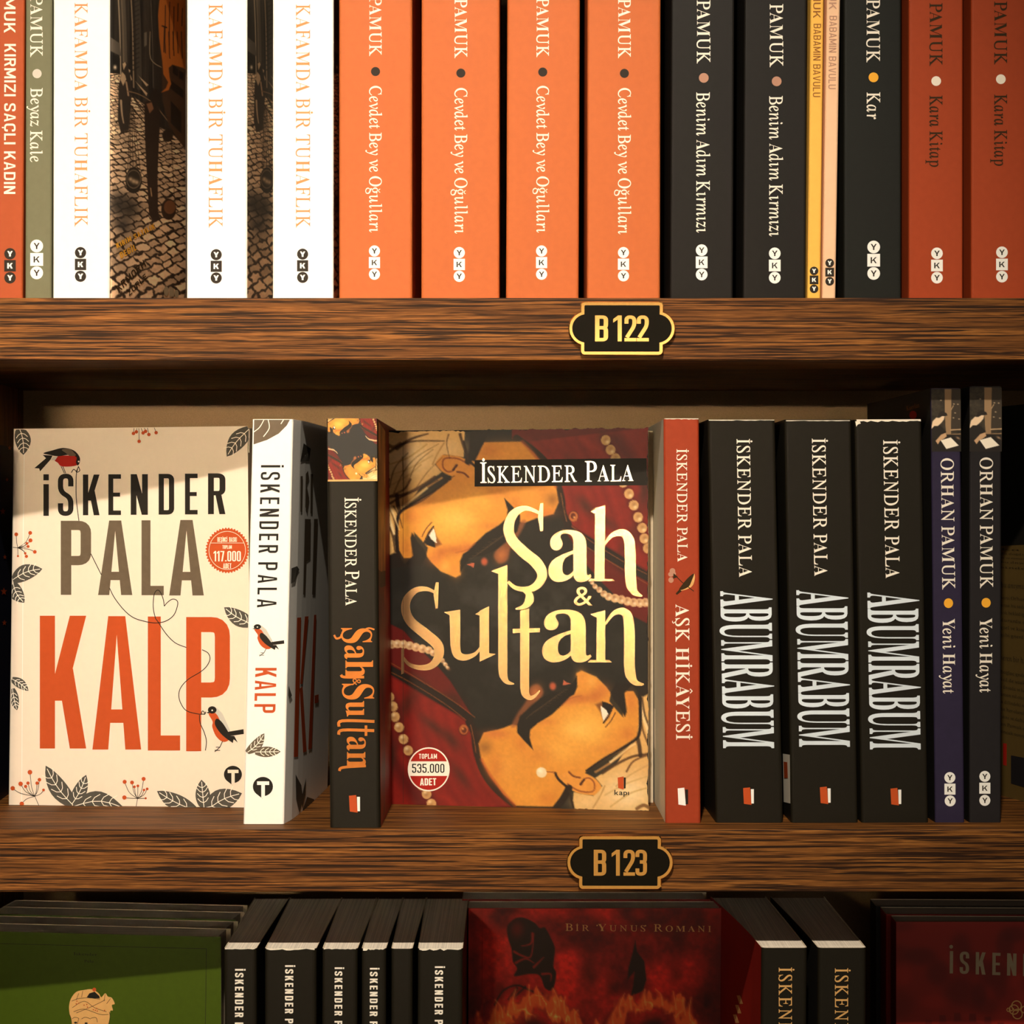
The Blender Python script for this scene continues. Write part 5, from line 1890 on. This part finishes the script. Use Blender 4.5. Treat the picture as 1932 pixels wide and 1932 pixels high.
sp3 = [((421.5, 424), (484.5, 483), 443.5, 459.5, 1828, 'thin black book with bold white capitals, touching the green face-out book'),
       ((499.5, 499), (596.5, 597), 538, 553.5, 1821, 'wide black book with bold white capitals, second from the green book'),
       ((608, 607), (674.5, 674), 631.5, 646, 1825, 'black book with bold white capitals, third from the green book'),
       ((682, 682), (728.5, 728), 698, 712.5, 1826, 'narrow black book with bold white capitals beside the blank spine'),
       ((738, 738), (778.5, 778), None, None, None, 'narrow black book with a plain unlettered spine'),
       ((788, 788), (873.5, 872), 820.5, 836, 1823, 'black book with bold white capitals, beside the red fire cover')]
for i, (l_, r_, xb, xc, y0, lab) in enumerate(sp3):
    bk = Spine((l_[0], 1790, l_[1], 1932), (r_[0], 1790, r_[1], 1932), .0147, Z3, ZT3, M_BLACK, lab, group='black books of the lower row', r=.0022, dl=-.002, dr=.002 if i < 5 else .0)
    if xb:
        bk.ink('author_lettering', vtext('İSKENDER PALA', 'sans', xb, xc, y0, y0 + 148, -.5, .25, W=.52, t=.19, h=.17, r=.22, space=.35), I_CREAM)
    if i != 4:
        worn(bk, l_[0] + 3, r_[0] - 3, 1789.3, .6, 4.5 if i in (1, 3, 5) else 1.8, 12, seed=20 + i)

# the red book with flames
rx0, rx1 = (883 - 966) * S * 1.119, (1366 - 966) * S * 1.119
rbk = Facing(rx0, .119, rx1, .1185, Z3, ZT3, .020, [M_RED] * 3, 'dark red face-out book with flames and a thin gold heading')
rb2 = Facing(rx0 - .004, .142, rx1 - .006, .1415, Z3, ZT3 + .0005, .022, [M_RED] * 3, 'dark red book hidden behind the flame cover, only its page tops showing')
P = Paint(884, 1714.5, 1365, 1990, 2.0, (150, 26, 13))
P.mul(P.noise(60, 60, .45, 31))
P.mul(P.noise(8, 8, .12, 32))
P.A[..., 1:] *= .92


def r3(x, y):
    return (870 + x * .26398, 1690 + y * .26398)


P.T = lambda p: r3(*p)
P.k = .264
P.blob((90, 500), 70, 600, (60, 14, 8), .6)
P.blob((1850, 500), 130, 600, (40, 10, 6), .7)
P.blob((920, 560), 60, 160, (60, 16, 8), .6)
dk = (40, 26, 14)
P.poly([(335, 300), (330, 220), (380, 165), (440, 155), (520, 190), (560, 230), (600, 230), (640, 300), (670, 380), (660, 500), (680, 560), (655, 670), (600, 660), (560, 570), (480, 560), (380, 575), (400, 520), (370, 470), (360, 380)], dk, 8, .95, True)
P.blob((400, 240), 50, 60, (96, 20, 10), .9)
for q in ([(510, 270), (500, 340), (430, 360)], [(380, 400), (440, 430), (500, 430), (520, 270)], [(390, 480), (460, 450), (520, 480)], [(520, 510), (590, 440)], [(580, 560), (640, 560), (640, 610)]):
    P.stroke(q, 18, (140, 28, 14), 6, soft=8, a=.9)
P.stroke([(240, 780), (300, 680), (400, 640), (500, 680), (580, 700)], 14, dk, soft=8, a=.8)
P.stroke([(340, 740), (400, 660), (380, 720), (460, 650)], 16, dk, soft=8, a=.7)
P.poly([(1245, 320), (1258, 400), (1310, 470), (1325, 600), (1300, 680), (1210, 720), (1230, 640), (1240, 540), (1190, 600), (1195, 520), (1220, 430)], dk, 8, .95)
fr_ = random.Random(12)
FX, FY = (P.X - 870) / .26398, (P.Y - 1690) / .26398
for cx, cy, rx, ry, sd_ in ((525, 1010, 320, 260, 41), (1365, 1000, 310, 255, 51)):
    n1, n2 = P.noise(16, 34, 1, sd_), P.noise(20, 44, 1, sd_ + 1)
    rr = np.hypot((FX - cx + 60 * n2) / rx, (FY - cy + 80 * n1) / ry)
    band = np.exp(-((rr - .95) / np.where(rr > .95, .16 + .22 * np.clip(n2, 0, 1), .26)) ** 2)
    ridge = 1 - np.clip(np.abs(P.noise(17, 26, 1, sd_ + 2, octv=2)) * 2.2, 0, 1)
    val = band * (.62 + .62 * ridge ** 3)
    for lim, col in ((.10, (176, 50, 20)), (.32, (234, 100, 38)), (.66, (252, 144, 56)), (.98, (255, 214, 110))):
        m_ = np.clip((val - lim) / .22, 0, 1)[..., None] * .85
        P.A = P.A * (1 - m_) + np.array(col, float) * m_
    for i in range(8):
        t = -1.1 + 2.2 * i / 7 + fr_.uniform(-.1, .1)
        x, y = cx + rx * math.sin(t), cy - ry * math.cos(t)
        e = (x + fr_.uniform(-40, 40), y - fr_.uniform(70, 140))
        P.poly([(x - 46, y + 40), (x - 20, y - 30), e, (x + 22, y - 20), (x + 46, y + 40)], (226, 92, 34), 26, .7, True)
        P.stroke([(x + 14, y + 30), (x + 4, y - 40), e], 9, (255, 190, 96), 2, soft=10, a=.5)
P.blob((520, 990), 130, 110, (36, 18, 10), .95, 0, 2)
P.blob((1370, 985), 90, 110, (36, 18, 10), .95, 0, 2)
P.build('flame_print', rbk.front, rbk.cover, gain=1.15)
rbk.ink('heading_lettering', smallcaps(['BİR', 'YUNUS', 'ROMANI'], 'l', r3(745, 250), (275, 2.2), (0, -13.2), .82, .75, .34), I_DGOLD, .00014)
rbk.ink('heading_lettering', [disc(*r3(972, 212), 1.3), disc(*r3(1318, 214), 1.3)], I_DGOLD, .00014)
rbk.ink('hinge_crease', strip([(910.5, 1716), (909.5, 1990)], .6), I_CRIM, .0003)

# two black spines with red sides
M_GOLDI = I_PGOLD
for i, (L, R, xb, y0, dl, dr, lab) in enumerate((((1437, 1785, 1436, 1932), (1523.5, 1785, 1522, 1932), 1469.5, 1825, -.013, -.004, 'black book with gold serif capitals and a red side, beside the flame cover'),
                                                 ((1543.5, 1785, 1543, 1932), (1634.5, 1785, 1634, 1932), 1575.5, 1826.5, -.007, .0, 'black book with gold serif capitals, beside the oxblood face-out book'))):
    bk = Spine(L, R, .0110, Z3, -.2298, M_BLACK, lab, group='black books with gold capitals', mL=M_RED if i == 0 else M_BLACK2, mR=M_SRED, dl=dl, dr=dr, r=.0022)
    bk.ink('author_lettering', vtext('İSKENDER PALA', 'r', xb, xb + 23.5, y0, y0 + 262, 0, .12), I_PGOLD)
    worn(bk, L[0] + 2, R[0] - 3, 1784.5, .6, 2.0, 12, seed=40 + i)
    if i == 0:
        ps = []
        for x, y in ((1391, 1878), (1388, 1896), (1384, 1914)):
            for k in range(4):
                ps += strip([(x + k * 1.6, y), (x + 5 + k * 1.8, y + 16)], 1.0)
        bk.ink('side_lettering', ps, I_PGOLD, bk.left)

# the oxblood book at the end
ox0, ox1 = (1690.5 - 966) * S * 1.0826, .3585
obk = Facing(ox0, .0826, ox1, .079, Z3, ZT3 - .0004, .018, [M_SRED] * 3, 'oxblood face-out book with grey capitals and a small cream knot emblem')
ob2 = Facing(ox0 - .002, .1015, ox1, .098, Z3, ZT3 + .0002, .020, [M_SRED] * 3, 'oxblood book directly behind the knot emblem cover, only its page tops showing')
ob3 = Facing(ox0 - .004, .1225, ox1, .119, Z3, ZT3 + .0006, .020, [M_BLACK2] * 3, 'dark book at the back of the stack behind the knot emblem cover')


def o3(x, y):
    return (1640 + x * .15114, 1690 + y * .15114)


P = Paint(1691, 1739, 1975, 1990, 2.0, (126, 24, 14))
for i in range(26):
    P.blob((fr_.uniform(1690, 1980), fr_.uniform(1740, 1960)), fr_.uniform(12, 34), fr_.uniform(12, 34), fr_.choice([(96, 16, 10), (150, 30, 18), (80, 14, 10)]), .6, 0, 2)
P.T = lambda p: o3(*p)
P.k = .151
for x, y in ((740, 1580), (915, 1520), (1100, 1490), (1290, 1500), (1480, 1540), (1640, 1610)):
    P.poly([(x - 40, y - 30), (x + 40, y - 30), (x + 50, y + 120), (x - 50, y + 120)], (104, 18, 14), 10)
P.poly(disc(1180, 2200, 760, 640, 48), (104, 18, 14), 12)
P.build('gear_print', obk.front, obk.cover, gain=1.15)
obk.ink('author_lettering', put('ISKENDER', 'sans', o3(1003, 968), (214, 8), (.4, -42), .34, W=.48, t=.17, h=.13, r=.2), I_GREYT, .00014)
obk.ink('author_lettering', [disc(*o3(1022, 636), 3.5)], I_GREYT, .00014)
kn = []
for cx, cy, r in ((1838, 1372, 60), (1850, 1475, 60), (1805, 1420, 58), (1935, 1420, 40)):
    kn += strip(disc(*o3(cx, cy), r * .151, n=28), 1.9, True)
kn += strip(disc(*o3(1738, 1423), 3.2, n=16), 1.6, True) + strip(spline([o3(1760, 1440), o3(1790, 1425), o3(1800, 1400)], 4), 1.8)
obk.ink('emblem_print', kn, I_PGOLD, .00016)
